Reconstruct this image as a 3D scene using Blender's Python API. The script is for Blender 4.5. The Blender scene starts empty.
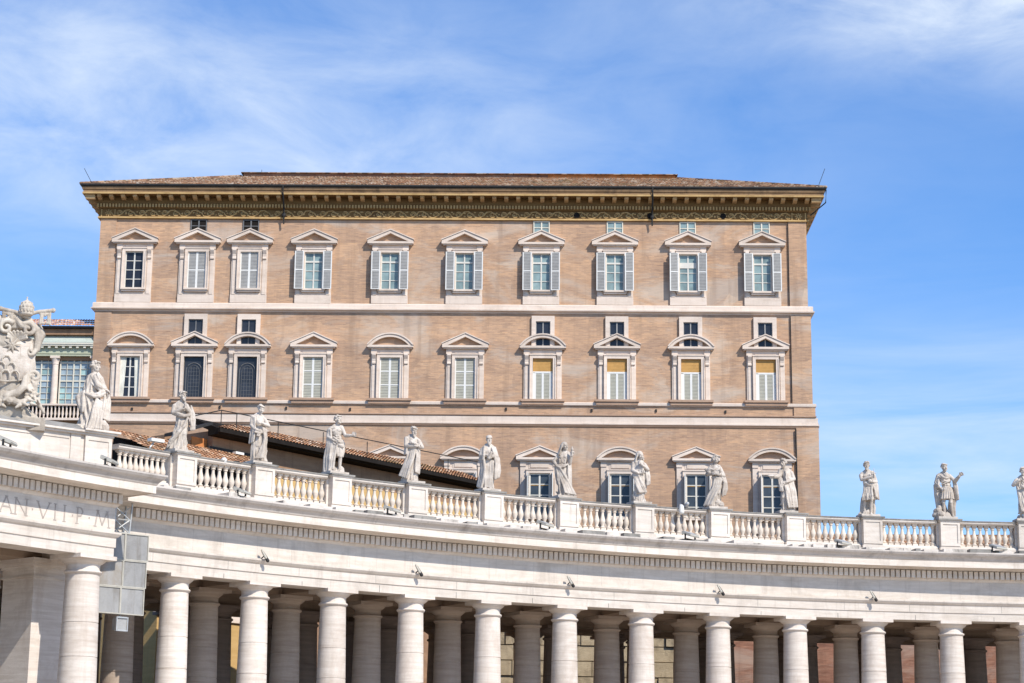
import bpy, bmesh, math, random
from mathutils import Vector, Matrix, Euler
R_ = math.radians
SC = bpy.context.scene
COL = SC.collection
random.seed(7)

# ------------------------------------------------------------------ camera, sky, sun, exposure
Z0 = 1.6                                    # eye height; heights below are written from eye level and lifted by Z0
PITCH, ROLL, FPX = R_(12.827), R_(0.593), 2050.0
cam = bpy.data.cameras.new('camera'); co = bpy.data.objects.new('camera', cam); COL.objects.link(co)
cam.sensor_fit = 'HORIZONTAL'; cam.sensor_width = 36.0; cam.lens = 36.0 * FPX / 1024.0
cam.clip_start = 0.5; cam.clip_end = 6000
fwd = Vector((0, math.cos(PITCH), math.sin(PITCH))); up0 = Vector((0, -math.sin(PITCH), math.cos(PITCH))); rt0 = Vector((1, 0, 0))
c_, s_ = math.cos(ROLL), math.sin(ROLL)
rt = c_ * rt0 + s_ * up0; up = -s_ * rt0 + c_ * up0
m = Matrix((rt, up, -fwd)).transposed().to_4x4(); m.translation = (0, 0, Z0)
co.matrix_world = m
SC.camera = co

SUN_EL, SUN_AZ = R_(43.5), R_(40)             # azimuth measured from behind the camera towards the right
sdir = Vector((math.sin(SUN_AZ) * math.cos(SUN_EL), -math.cos(SUN_AZ) * math.cos(SUN_EL), math.sin(SUN_EL)))
sl = bpy.data.lights.new('sun', 'SUN'); sl.energy = 4.6; sl.angle = R_(0.53); sl.color = (1.0, 0.945, 0.86)
so = bpy.data.objects.new('sun', sl); COL.objects.link(so); so.rotation_euler = (-sdir).to_track_quat('-Z', 'Y').to_euler()

SC.view_settings.view_transform = 'Standard'; SC.view_settings.look = 'None'
SC.view_settings.exposure = 0.28; SC.view_settings.gamma = 1.0; SC.view_settings.use_curve_mapping = False
SC.cycles.max_bounces = 8; SC.cycles.diffuse_bounces = 4; SC.cycles.use_denoising = True

W = bpy.data.worlds.new('World'); SC.world = W; W.use_nodes = True
nt = W.node_tree; nt.nodes.clear()
def N(t, typ, **kw):
    n = t.nodes.new(typ)
    for k, v in kw.items():
        if k.startswith('i_'): n.inputs[k[2:].replace('_', ' ')].default_value = v
        else: setattr(n, k, v)
    return n
def math_(t, op, a, b=None, c=None, clamp=False):
    n = t.nodes.new('ShaderNodeMath'); n.operation = op; n.use_clamp = clamp
    for i, v in enumerate((a, b, c)):
        if v is None: continue
        if isinstance(v, (int, float)): n.inputs[i].default_value = v
        else: t.links.new(v, n.inputs[i])
    return n.outputs[0]
def ramp(t, fac, stops, interp='LINEAR'):
    n = t.nodes.new('ShaderNodeValToRGB'); n.color_ramp.interpolation = interp
    while len(n.color_ramp.elements) < len(stops): n.color_ramp.elements.new(0.5)
    for e, (p, c) in zip(n.color_ramp.elements, stops):
        e.position = p; e.color = (*c, 1) if len(c) == 3 else c
    t.links.new(fac, n.inputs[0]); return n.outputs[0]
def mixc(t, fac, a, b, blend='MIX'):
    n = t.nodes.new('ShaderNodeMix'); n.data_type = 'RGBA'; n.blend_type = blend
    for k, v in ((0, fac), (6, a), (7, b)):
        if isinstance(v, (int, float)): n.inputs[k].default_value = v
        elif isinstance(v, (tuple, list)): n.inputs[k].default_value = (*v, 1)
        else: t.links.new(v, n.inputs[k])
    return n.outputs[2]
sky = N(nt, 'ShaderNodeTexSky', sky_type='NISHITA', sun_disc=False, sun_elevation=SUN_EL, sun_rotation=math.atan2(sdir.x, sdir.y), altitude=50, air_density=1.0, dust_density=0.6, ozone_density=1.6)
tc = N(nt, 'ShaderNodeTexCoord'); sx = N(nt, 'ShaderNodeSeparateXYZ'); nt.links.new(tc.outputs['Generated'], sx.inputs[0])
az = math_(nt, 'ARCTAN2', sx.outputs[0], sx.outputs[1]); el = math_(nt, 'ARCSINE', sx.outputs[2])
def blob(a0, e0, ra, re, tilt):             # soft elliptical patch of sky, in azimuth and elevation
    da = math_(nt, 'SUBTRACT', az, a0); de = math_(nt, 'SUBTRACT', el, e0)
    ca, sa = math.cos(tilt), math.sin(tilt)
    u = math_(nt, 'DIVIDE', math_(nt, 'ADD', math_(nt, 'MULTIPLY', da, ca), math_(nt, 'MULTIPLY', de, sa)), ra)
    v = math_(nt, 'DIVIDE', math_(nt, 'SUBTRACT', math_(nt, 'MULTIPLY', de, ca), math_(nt, 'MULTIPLY', da, sa)), re)
    q = math_(nt, 'ADD', math_(nt, 'MULTIPLY', u, u), math_(nt, 'MULTIPLY', v, v))
    return math_(nt, 'POWER', 2.718, math_(nt, 'MULTIPLY', q, -1.0))
cv = N(nt, 'ShaderNodeCombineXYZ'); nt.links.new(az, cv.inputs[0]); nt.links.new(el, cv.inputs[1])
mp = N(nt, 'ShaderNodeMapping'); mp.inputs['Rotation'].default_value = (0, 0, R_(12)); mp.inputs['Scale'].default_value = (7.0, 15.0, 1); nt.links.new(cv.outputs[0], mp.inputs[0])
n1 = N(nt, 'ShaderNodeTexNoise', i_Scale=1.7, i_Detail=10.0, i_Roughness=0.60, i_Distortion=0.45); nt.links.new(mp.outputs[0], n1.inputs['Vector'])
mp2 = N(nt, 'ShaderNodeMapping'); mp2.inputs['Rotation'].default_value = (0, 0, R_(-4)); mp2.inputs['Scale'].default_value = (3.0, 22.0, 1); mp2.inputs['Location'].default_value = (3.3, 1.7, 0); nt.links.new(cv.outputs[0], mp2.inputs[0])
n2 = N(nt, 'ShaderNodeTexNoise', i_Scale=1.5, i_Detail=7.0, i_Roughness=0.6, i_Distortion=0.5); nt.links.new(mp2.outputs[0], n2.inputs['Vector'])
def band(n, lo, hi): return math_(nt, 'SMOOTH_MIN', 1.0, math_(nt, 'MAXIMUM', 0.0, math_(nt, 'DIVIDE', math_(nt, 'SUBTRACT', n, lo), hi - lo)), 0.15)
wisp = band(n1.outputs[0], 0.20, 0.70); wisp2 = band(n2.outputs[0], 0.36, 0.75)
pat = math_(nt, 'ADD', math_(nt, 'MULTIPLY', blob(-0.20, 0.325, 0.25, 0.066, -0.10), 0.92), math_(nt, 'MULTIPLY', blob(0.235, 0.385, 0.13, 0.036, -0.18), 1.3))
pat = math_(nt, 'ADD', pat, math_(nt, 'MULTIPLY', blob(0.0, 0.375, 0.18, 0.045, -0.05), 0.14))
low = math_(nt, 'MULTIPLY', blob(0.24, 0.165, 0.40, 0.055, -0.03), 0.74)
cl = math_(nt, 'ADD', math_(nt, 'MULTIPLY', pat, wisp), math_(nt, 'MULTIPLY', low, math_(nt, 'ADD', math_(nt, 'MULTIPLY', wisp2, 0.8), 0.25)), clamp=True)
cl = math_(nt, 'ADD', cl, math_(nt, 'MULTIPLY', wisp2, 0.06), clamp=True)
tint = mixc(nt, 1.0, sky.outputs[0], (0.62, 1.0, 1.46), 'MULTIPLY')
skyc = mixc(nt, math_(nt, 'MULTIPLY', cl, 0.86), tint, (6.3, 7.05, 8.0))
bg = N(nt, 'ShaderNodeBackground'); nt.links.new(skyc, bg.inputs[0]); bg.inputs[1].default_value = 0.112
wo = N(nt, 'ShaderNodeOutputWorld'); nt.links.new(bg.outputs[0], wo.inputs[0])

# ------------------------------------------------------------------ materials
def new_mat(name, rough=0.8, spec=0.25):
    mt = bpy.data.materials.new(name); mt.use_nodes = True
    t = mt.node_tree; b = t.nodes['Principled BSDF']; b.inputs['Roughness'].default_value = rough
    b.inputs['Specular IOR Level'].default_value = spec
    return mt, t, b
def coords(t, scale=(1, 1, 1), rnd=True, rot=(0, 0, 0)):
    tc = t.nodes.new('ShaderNodeTexCoord'); v = tc.outputs['Object']
    if rnd:
        oi = t.nodes.new('ShaderNodeObjectInfo'); cb = t.nodes.new('ShaderNodeVectorMath'); cb.operation = 'MULTIPLY_ADD'
        t.links.new(oi.outputs['Random'], cb.inputs[0]); cb.inputs[1].default_value = (37, 53, 29); t.links.new(v, cb.inputs[2]); v = cb.outputs[0]
    mp = t.nodes.new('ShaderNodeMapping'); mp.inputs['Scale'].default_value = scale; mp.inputs['Rotation'].default_value = rot
    t.links.new(v, mp.inputs[0]); return mp.outputs[0]
def noise(t, v, sc, det=5, rough=0.6, dist=0.0):
    n = t.nodes.new('ShaderNodeTexNoise'); n.inputs['Scale'].default_value = sc; n.inputs['Detail'].default_value = det
    n.inputs['Roughness'].default_value = rough; n.inputs['Distortion'].default_value = dist; t.links.new(v, n.inputs['Vector']); return n.outputs[0]
def bump(t, b, h, strength=0.3, dist=0.05):
    n = t.nodes.new('ShaderNodeBump'); n.inputs['Strength'].default_value = strength; n.inputs['Distance'].default_value = dist
    t.links.new(h, n.inputs['Height']); t.links.new(n.outputs[0], b.inputs['Normal'])
def stone(name, light, mid, dirt, dirt_amt=0.35, streak=(0.6, 0.6, 5.0), vstreak=0.3, rough=0.85, bs=0.25):
    mt, t, b = new_mat(name, rough)
    a = noise(t, coords(t, streak), 1.0, 7, 0.65, 0.4)
    col = ramp(t, a, [(0.3, mid), (0.62, light)])
    f = noise(t, coords(t, (1, 1, 1)), 5.5, 6, 0.7)
    col = mixc(t, math_(t, 'MULTIPLY', ramp(t, f, [(0.52, (0, 0, 0)), (0.72, (1, 1, 1))]), 0.4), col, mid)
    g = noise(t, coords(t, (1, 1, 0.6)), 0.55, 8, 0.7, 0.6)
    col = mixc(t, math_(t, 'MULTIPLY', ramp(t, g, [(0.5, (0, 0, 0)), (0.68, (1, 1, 1))]), dirt_amt), col, dirt)
    if vstreak:
        s = noise(t, coords(t, (3.0, 3.0, 0.22)), 1.0, 6, 0.7)
        col = mixc(t, math_(t, 'MULTIPLY', ramp(t, s, [(0.54, (0, 0, 0)), (0.72, (1, 1, 1))]), vstreak), col, dirt)
    oi = t.nodes.new('ShaderNodeObjectInfo'); vv = math_(t, 'MULTIPLY_ADD', oi.outputs['Random'], 0.16, 0.90)
    cc = t.nodes.new('ShaderNodeCombineXYZ'); [t.links.new(vv, cc.inputs[q]) for q in range(3)]
    col = mixc(t, 1.0, col, cc.outputs[0], 'MULTIPLY')
    t.links.new(col, b.inputs['Base Color'])
    bump(t, b, noise(t, coords(t, (1, 1, 2.5)), 7, 8, 0.75), bs, 0.05)
    return mt
def plain(name, c, rough=0.6, var=0.15, spec=0.3, metal=0.0, sc=3.0):
    mt, t, b = new_mat(name, rough, spec); b.inputs['Metallic'].default_value = metal
    a = noise(t, coords(t), sc, 5, 0.65)
    t.links.new(ramp(t, a, [(0.25, tuple(x * (1 - var) for x in c)), (0.75, tuple(min(1, x * (1 + var)) for x in c))]), b.inputs['Base Color'])
    return mt
M = {}
M['trav'] = stone('travertine', (0.67, 0.597, 0.52), (0.54, 0.468, 0.392), (0.33, 0.275, 0.225), 0.42, vstreak=0.42)
M['trav_col'] = stone('travertine_column', (0.66, 0.588, 0.515), (0.525, 0.445, 0.37), (0.36, 0.27, 0.205), 0.42, (0.5, 0.5, 7.0), 0.25)
M['trav_old'] = stone('travertine_weathered', (0.55, 0.495, 0.44), (0.42, 0.37, 0.325), (0.19, 0.165, 0.14), 0.6, (0.3, 0.3, 6.0), 0.45)
M['trav_inner'] = stone('shade_toned_ceiling_plaster', (0.33, 0.245, 0.175), (0.25, 0.18, 0.13), (0.14, 0.10, 0.075), 0.4)  # brown darkened to paint in the shade under the ceilings
M['trav_rear'] = stone('shade_toned_rear_column', (0.27, 0.215, 0.18), (0.20, 0.155, 0.13), (0.13, 0.095, 0.075), 0.3, (0.5, 0.5, 6.0), 0.12)  # column stone darkened to paint the shade on the rear rows
M['trav_second'] = stone('shade_toned_second_column', (0.50, 0.405, 0.325), (0.38, 0.295, 0.23), (0.32, 0.235, 0.18), 0.3, (0.5, 0.5, 6.0), 0.15)  # column stone toned down to paint shade behind the front row
M['basalt'] = stone('basalt_cobbles', (0.085, 0.08, 0.075), (0.06, 0.057, 0.055), (0.04, 0.038, 0.036), 0.3, (2, 2, 2), 0)
M['lichen'] = stone('lichen_stone', (0.30, 0.28, 0.25), (0.19, 0.175, 0.155), (0.07, 0.065, 0.055), 0.7, (2, 2, 2), 0.2)
M['ledge'] = stone('ledge_stone', (0.66, 0.60, 0.53), (0.50, 0.44, 0.375), (0.10, 0.09, 0.075), 0.95, (1.5, 1.5, 3), 0.1)
M['baluster'] = stone('baluster_stone', (0.66, 0.58, 0.49), (0.56, 0.47, 0.38), (0.42, 0.33, 0.25), 0.3)
M['statue'] = stone('statue_stone', (0.61, 0.54, 0.465), (0.45, 0.38, 0.31), (0.17, 0.12, 0.08), 0.6, (2.2, 2.2, 3.0), 0.55, bs=0.5)
M['arms'] = stone('carved_arms_stone', (0.56, 0.495, 0.41), (0.40, 0.34, 0.27), (0.17, 0.13, 0.095), 0.75, (1.5, 1.5, 2.0), 0.5, bs=0.4)
M['trim'] = stone('palace_trim_stone', (0.70, 0.585, 0.485), (0.60, 0.485, 0.39), (0.38, 0.285, 0.21), 0.35, (0.4, 0.4, 3.0), 0.25)
M['trim_warm'] = stone('palace_sill_stone', (0.46, 0.31, 0.215), (0.38, 0.245, 0.165), (0.24, 0.15, 0.10), 0.4)
def brick_mat(name, A, B, C, D, patch=0.5):
    mt, t, b = new_mat(name, 0.9, 0.15)
    a = noise(t, coords(t, (0.55, 0.55, 6.5), False), 1.3, 8, 0.72, 0.2)
    col = ramp(t, a, [(0.30, A), (0.48, B), (0.66, C)])
    bk = t.nodes.new('ShaderNodeTexBrick'); bk.inputs['Scale'].default_value = 1.0
    for k, v in (('Mortar Size', 0.014), ('Brick Width', 0.42), ('Row Height', 0.11), ('Bias', -0.1)): bk.inputs[k].default_value = v
    bk.inputs['Color1'].default_value = (0.75, 0.75, 0.75, 1); bk.inputs['Color2'].default_value = (1.12, 1.08, 1.02, 1); bk.inputs['Mortar'].default_value = (1.0, 1.02, 1.05, 1)
    t.links.new(coords(t, (1, 1, 1), False, (R_(-90), 0, 0)), bk.inputs['Vector'])
    col = mixc(t, 0.75, col, bk.outputs[0], 'MULTIPLY')
    g = noise(t, coords(t, (0.12, 0.12, 0.30), False), 1.0, 6, 0.65, 0.8)
    col = mixc(t, math_(t, 'MULTIPLY', ramp(t, g, [(0.50, (0, 0, 0)), (0.62, (1, 1, 1))]), patch), col, D)
    h = noise(t, coords(t, (0.09, 0.09, 0.22), False, (0.3, 0.2, 0.1)), 1.4, 6, 0.7, 0.6)
    col = mixc(t, math_(t, 'MULTIPLY', ramp(t, h, [(0.53, (0, 0, 0)), (0.66, (1, 1, 1))]), 0.35), col, C)
    v = noise(t, coords(t, (1.1, 1.1, 0.09), False), 1.0, 5, 0.6)
    col = mixc(t, math_(t, 'MULTIPLY', ramp(t, v, [(0.52, (0, 0, 0)), (0.68, (1, 1, 1))]), 0.42), col, tuple(x * 0.56 for x in B))
    b2 = t.nodes.new('ShaderNodeTexBrick'); b2.inputs['Scale'].default_value = 1.0          # patches of repaired brickwork
    for k, w_ in (('Mortar Size', 0.0), ('Brick Width', 3.1), ('Row Height', 1.35), ('Bias', 0.0)): b2.inputs[k].default_value = w_
    b2.inputs['Color1'].default_value = (0.87, 0.86, 0.86, 1); b2.inputs['Color2'].default_value = (1.13, 1.10, 1.04, 1)
    wv = t.nodes.new('ShaderNodeVectorMath'); wv.operation = 'MULTIPLY_ADD'; nn = t.nodes.new('ShaderNodeTexNoise'); nn.inputs['Scale'].default_value = 0.5; t.links.new(coords(t, (1, 1, 1), False), nn.inputs['Vector']); t.links.new(nn.outputs['Color'], wv.inputs[0]); wv.inputs[1].default_value = (2.2, 2.2, 2.2); t.links.new(coords(t, (1, 1, 1), False, (R_(-90), 0, 0)), wv.inputs[2]); t.links.new(wv.outputs[0], b2.inputs['Vector'])
    col = mixc(t, 0.8, col, b2.outputs[0], 'MULTIPLY')
    t.links.new(col, b.inputs['Base Color']); bump(t, b, a, 0.25, 0.03); return mt
M['brick'] = brick_mat('palace_brick', (0.315, 0.188, 0.122), (0.45, 0.30, 0.204), (0.54, 0.335, 0.20), (0.48, 0.415, 0.35), 0.6)
M['brick_red'] = brick_mat('red_brick', (0.15, 0.07, 0.045), (0.25, 0.12, 0.078), (0.34, 0.19, 0.125), (0.38, 0.30, 0.24), 0.6)
def tile_mat(gain=1.0):
    mt, t, b = new_mat('roof_tile', 0.9, 0.15)
    vo = t.nodes.new('ShaderNodeTexVoronoi'); vo.inputs['Scale'].default_value = 1.0; t.links.new(coords(t, (3.4, 2.2, 2.2), False), vo.inputs['Vector'])
    sep = t.nodes.new('ShaderNodeSeparateColor'); t.links.new(vo.outputs['Color'], sep.inputs[0])
    col = ramp(t, sep.outputs[0], [(0.0, (0.085, 0.055, 0.038)), (0.3, (0.19, 0.10, 0.058)), (0.6, (0.29, 0.15, 0.08)), (0.82, (0.36, 0.24, 0.15)), (1.0, (0.42, 0.35, 0.28))])
    g = noise(t, coords(t, (1, 1, 1), False), 0.5, 6, 0.7)
    col = mixc(t, math_(t, 'MULTIPLY', ramp(t, g, [(0.5, (0, 0, 0)), (0.7, (1, 1, 1))]), 0.55), col, (0.15, 0.115, 0.085))
    if gain != 1: col = mixc(t, 1.0, col, (gain * 1.08, gain * .98, gain * .9), 'MULTIPLY')
    ms = noise(t, coords(t, (1, 1, 1), False, (.4, .1, .2)), 0.33, 7, 0.7)
    col = mixc(t, math_(t, 'MULTIPLY', ramp(t, ms, [(0.55, (0, 0, 0)), (0.66, (1, 1, 1))]), 0.6), col, (0.135, 0.115, 0.05))
    t.links.new(col, b.inputs['Base Color']); return mt
M['tile'] = tile_mat(); M['tile_bright'] = tile_mat(1.55)
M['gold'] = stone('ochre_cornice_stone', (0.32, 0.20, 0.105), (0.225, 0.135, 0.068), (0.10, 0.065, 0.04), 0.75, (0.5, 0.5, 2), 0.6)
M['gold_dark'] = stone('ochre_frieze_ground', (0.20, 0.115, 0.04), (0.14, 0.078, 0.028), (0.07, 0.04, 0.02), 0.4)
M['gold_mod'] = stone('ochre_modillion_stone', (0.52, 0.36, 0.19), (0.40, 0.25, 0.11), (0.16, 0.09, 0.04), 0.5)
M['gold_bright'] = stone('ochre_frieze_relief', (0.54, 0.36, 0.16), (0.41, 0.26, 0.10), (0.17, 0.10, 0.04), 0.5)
M['dark'] = plain('dark_metal', (0.032, 0.031, 0.030), 0.7, 0.3, 0.15)
M['black'] = plain('dark_opening', (0.020, 0.017, 0.015), 0.95, 0.3, 0.02)
M['white'] = plain('white_paint', (0.68, 0.66, 0.61), 0.5, 0.06)
M['sash_paint'] = plain('aged_sash_paint', (0.60, 0.57, 0.50), 0.6, 0.12)
M['cream'] = plain('cream_paint', (0.62, 0.57, 0.46), 0.55, 0.08)
M['louver'] = plain('grey_louver_paint', (0.30, 0.29, 0.27), 0.6, 0.15)
M['lead'] = plain('lead_came', (0.13, 0.13, 0.13), 0.6, 0.2)
M['louver_warm'] = plain('beige_louver_paint', (0.36, 0.345, 0.28), 0.6, 0.12)
M['amber'] = plain('amber_blind', (0.50, 0.28, 0.085), 0.7, 0.15)
M['curtain'] = plain('white_curtain', (0.66, 0.64, 0.55), 0.9, 0.15, sc=1.2)
M['orange_patch'] = plain('orange_plaster', (0.52, 0.19, 0.06), 0.9, 0.35, sc=1.2)
M['brown_wall'] = stone('brown_plaster', (0.36, 0.215, 0.125), (0.27, 0.155, 0.09), (0.14, 0.085, 0.055), 0.5, (0.5, 0.5, 3), 0.5)  # also carries the eave's painted shade on the gallery wall
M['ochre_wall'] = stone('ochre_plaster', (0.55, 0.36, 0.15), (0.48, 0.30, 0.11), (0.30, 0.2, 0.1), 0.35)
M['flood'] = plain('beige_lamp_housing', (0.40, 0.375, 0.32), 0.6, 0.2)
M['steel'] = plain('galvanised_steel', (0.42, 0.42, 0.41), 0.45, 0.15, 0.5, 0.3)
M['box_grey'] = stone('weathered_grey_panel', (0.33, 0.325, 0.315), (0.24, 0.235, 0.228), (0.13, 0.105, 0.08), 0.55, (0.8, 0.8, 0.8), 0.5)
M['rust'] = stone('rusty_panel', (0.34, 0.33, 0.32), (0.26, 0.22, 0.17), (0.28, 0.15, 0.05), 0.8, (1, 1, 1), 0.6)
M['green_wall'] = stone('pale_green_stucco', (0.44, 0.45, 0.33), (0.38, 0.39, 0.28), (0.26, 0.26, 0.18), 0.35)
M['copper'] = stone('verdigris_cornice', (0.44, 0.475, 0.41), (0.38, 0.415, 0.35), (0.22, 0.24, 0.20), 0.3)
M['letter'] = plain('shade_toned_letter', (0.36, 0.31, 0.27), 0.9, 0.2)  # flat strokes; the darker tone paints the shade of engraved cuts
M['tufa'] = stone('tufa_block', (0.46, 0.36, 0.225), (0.33, 0.25, 0.15), (0.10, 0.075, 0.05), 0.9, (1.2, 1.2, 1.8), 0.3, bs=0.8)
M['asphalt'] = stone('paving', (0.56, 0.475, 0.38), (0.48, 0.405, 0.32), (0.37, 0.31, 0.24), 0.3, (1, 1, 1), 0)
def glass(name, c, rough=0.08, spec=0.35, var=0.3, sc=1.1):
    mt, t, b = new_mat(name, rough, spec)
    a = noise(t, coords(t), sc, 3, 0.5)
    t.links.new(ramp(t, a, [(0.3, tuple(x * (1 - var) for x in c)), (0.7, tuple(x * (1 + var) for x in c))]), b.inputs['Base Color']); return mt
M['glass_dark'] = glass('window_glass_dark', (0.022, 0.025, 0.032), spec=.28)
M['glass_blue'] = glass('window_glass_blue', (0.045, 0.056, 0.068), spec=.28)
M['glass_teal'] = glass('window_glass_teal', (0.205, 0.275, 0.27), 0.15, 0.3)
M['glass_leaded'] = glass('leaded_glass', (0.028, 0.03, 0.036), 0.25, 0.35)
M['glass_loggia'] = glass('loggia_glass', (0.27, 0.33, 0.36), 0.15, 0.35, 0.4, 0.6)
M['glass_loggia_teal'] = glass('loggia_glass_teal', (0.28, 0.40, 0.385), 0.15, 0.35, 0.35, 0.8)

# ------------------------------------------------------------------ mesh building helpers
class MB:
    def __init__(s): s.v, s.f, s.m, s.sm = [], [], [], []
    def add(s, vs, fs, mi=0, smooth=False):
        o = len(s.v); s.v += [tuple(x) for x in vs]
        for f in fs: s.f.append(tuple(i + o for i in f)); s.m.append(mi); s.sm.append(smooth)
    def box(s, x0, x1, y0, y1, z0, z1, mi=0):
        s.add([(x, y, z) for z in (z0, z1) for y in (y0, y1) for x in (x0, x1)],
              [(0, 2, 3, 1), (4, 5, 7, 6), (0, 1, 5, 4), (2, 6, 7, 3), (0, 4, 6, 2), (1, 3, 7, 5)], mi)
    def prism(s, pts, y0, y1, mi=0):                      # polygon in (x, z) pushed along y
        n = len(pts)
        s.add([(x, y0, z) for x, z in pts] + [(x, y1, z) for x, z in pts],
              [tuple(range(n)), tuple(range(2 * n - 1, n - 1, -1))] + [(i, i + n, (i + 1) % n + n, (i + 1) % n) for i in range(n)], mi)
    def prism_x(s, pts, x0, x1, mi=0):                    # polygon in (y, z) pushed along x
        n = len(pts)
        s.add([(x0, y, z) for y, z in pts] + [(x1, y, z) for y, z in pts],
              [tuple(range(n)), tuple(range(2 * n - 1, n - 1, -1))] + [(i, i + n, (i + 1) % n + n, (i + 1) % n) for i in range(n)], mi)
    def lathe(s, prof, n=20, c=(0, 0, 0), mi=0, smooth=True):
        vs = [(c[0] + r * math.cos(2 * math.pi * k / n), c[1] + r * math.sin(2 * math.pi * k / n), c[2] + z) for r, z in prof for k in range(n)]
        fs = [(i * n + k, i * n + (k + 1) % n, (i + 1) * n + (k + 1) % n, (i + 1) * n + k) for i in range(len(prof) - 1) for k in range(n)]
        fs += [tuple(range(n - 1, -1, -1)), tuple(range((len(prof) - 1) * n, len(prof) * n))]
        s.add(vs, fs, mi, smooth)
    def tube(s, pts, r, n=6, mi=0, smooth=True):
        pts = [Vector(p) for p in pts]; rs = r if isinstance(r, (list, tuple)) else [r] * len(pts)
        vs = []
        for i, p in enumerate(pts):
            d = (pts[min(i + 1, len(pts) - 1)] - pts[max(i - 1, 0)]).normalized()
            a = d.cross(Vector((0, 0, 1)) if abs(d.z) < 0.9 else Vector((1, 0, 0))).normalized(); b = d.cross(a)
            vs += [p + rs[i] * (a * math.cos(2 * math.pi * k / n) + b * math.sin(2 * math.pi * k / n)) for k in range(n)]
        fs = [(i * n + k, i * n + (k + 1) % n, (i + 1) * n + (k + 1) % n, (i + 1) * n + k) for i in range(len(pts) - 1) for k in range(n)]
        fs += [tuple(range(n - 1, -1, -1)), tuple(range((len(pts) - 1) * n, len(pts) * n))]
        s.add(vs, fs, mi, smooth)
    def cap(s, p0, p1, r0, r1, n=10, mi=0):               # tapered capsule
        p0, p1 = Vector(p0), Vector(p1); d = p1 - p0; L = d.length
        d = d / L if L > 1e-6 else Vector((0, 0, 1))
        pts, rs = [], []
        for a in (85, 55, 25): pts.append(p0 - d * r0 * math.sin(R_(a))); rs.append(r0 * math.cos(R_(a)))
        pts.append(p0); rs.append(r0); pts.append(p1 if L > 1e-6 else p0 + d * 1e-4); rs.append(r1)
        for a in (25, 55, 85): pts.append(p1 + d * r1 * math.sin(R_(a))); rs.append(r1 * math.cos(R_(a)))
        a = d.cross(Vector((0, 0, 1)) if abs(d.z) < 0.9 else Vector((1, 0, 0))).normalized(); b = d.cross(a)
        vs = [p + r * (a * math.cos(2 * math.pi * k / n) + b * math.sin(2 * math.pi * k / n)) for p, r in zip(pts, rs) for k in range(n)]
        m_ = len(pts)
        fs = [(i * n + k, i * n + (k + 1) % n, (i + 1) * n + (k + 1) % n, (i + 1) * n + k) for i in range(m_ - 1) for k in range(n)]
        fs += [tuple(range(n - 1, -1, -1)), tuple(range((m_ - 1) * n, m_ * n))]
        s.add(vs, fs, mi, True)
    def ell(s, c, r, rot=None, n=14, mi=0):
        c = Vector(c); mt = Euler(rot).to_matrix() if rot else Matrix.Identity(3)
        h = n // 2 + 1; vs = []
        for i in range(h + 1):
            a = math.pi * (0.02 + 0.96 * i / h) - math.pi / 2
            for k in range(n):
                b = 2 * math.pi * k / n
                vs.append(c + mt @ Vector((r[0] * math.cos(a) * math.cos(b), r[1] * math.cos(a) * math.sin(b), r[2] * math.sin(a))))
        fs = [(i * n + k, i * n + (k + 1) % n, (i + 1) * n + (k + 1) % n, (i + 1) * n + k) for i in range(h) for k in range(n)]
        fs += [tuple(range(n - 1, -1, -1)), tuple(range(h * n, (h + 1) * n))]
        s.add(vs, fs, mi, True)
    def sweep(s, paths, closed=True, mis=None, smooth=False):    # paths[j] = polyline of profile point j; joined point to point
        n, L = len(paths), len(paths[0]); vs = [p for pa in paths for p in pa]
        for j in range(n if closed else n - 1):
            k = (j + 1) % n
            o = len(s.v) if j == 0 else o
            if j == 0: s.v += [tuple(p) for p in vs]
            for i in range(L - 1):
                s.f.append((o + j * L + i, o + j * L + i + 1, o + k * L + i + 1, o + k * L + i)); s.m.append(mis[j] if mis else 0); s.sm.append(smooth)
        if closed:
            s.f.append(tuple(o + j * L for j in range(n))); s.m.append(0); s.sm.append(False)
            s.f.append(tuple(o + j * L + L - 1 for j in range(n - 1, -1, -1))); s.m.append(0); s.sm.append(False)
    def mesh(s, name, mats, fix=True, sharp=40):
        me = bpy.data.meshes.new(name); me.from_pydata(s.v, [], s.f)
        for mt in (mats if isinstance(mats, (list, tuple)) else [mats]): me.materials.append(M[mt] if isinstance(mt, str) else mt)
        me.polygons.foreach_set('material_index', s.m); me.polygons.foreach_set('use_smooth', s.sm)
        if fix:
            bm = bmesh.new(); bm.from_mesh(me); bmesh.ops.recalc_face_normals(bm, faces=bm.faces); bm.to_mesh(me); bm.free()
        if any(s.sm): me.set_sharp_from_angle(angle=R_(sharp))
        me.update(); return me
    def build(s, name, mats, parent=None, **kw):
        return obj(name, s.mesh(name, mats, **kw), parent)
def obj(name, me, parent=None, loc=None, rz=None):
    o = bpy.data.objects.new(name, me); COL.objects.link(o)
    if parent: o.parent = parent
    if loc: o.location = loc
    if rz is not None: o.rotation_euler = (0, 0, rz)
    return o
def tag(o, label=None, cat=None, group=None, kind=None):
    for k, v in (('label', label), ('category', cat), ('group', group), ('kind', kind)):
        if v: o[k] = v
    return o
def empty(name, loc=(0, 0, 0), rz=0.0, **kw):
    o = obj(name, None, None, loc, rz); o.empty_display_size = 0.5; return tag(o, **kw)
def copy_tree(o, parent=None):
    c = o.copy(); COL.objects.link(c); c.parent = parent
    for ch in list(o.children): copy_tree(ch, c)
    return c

# ------------------------------------------------------------------ ground
g = MB(); g.add([(-3000, -3000, 0), (3000, -3000, 0), (3000, 3000, 0), (-3000, 3000, 0)], [(0, 1, 2, 3)])
tag(g.build('ground', 'asphalt'), kind='structure', label='grey stone paving of the square', cat='ground')

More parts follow.
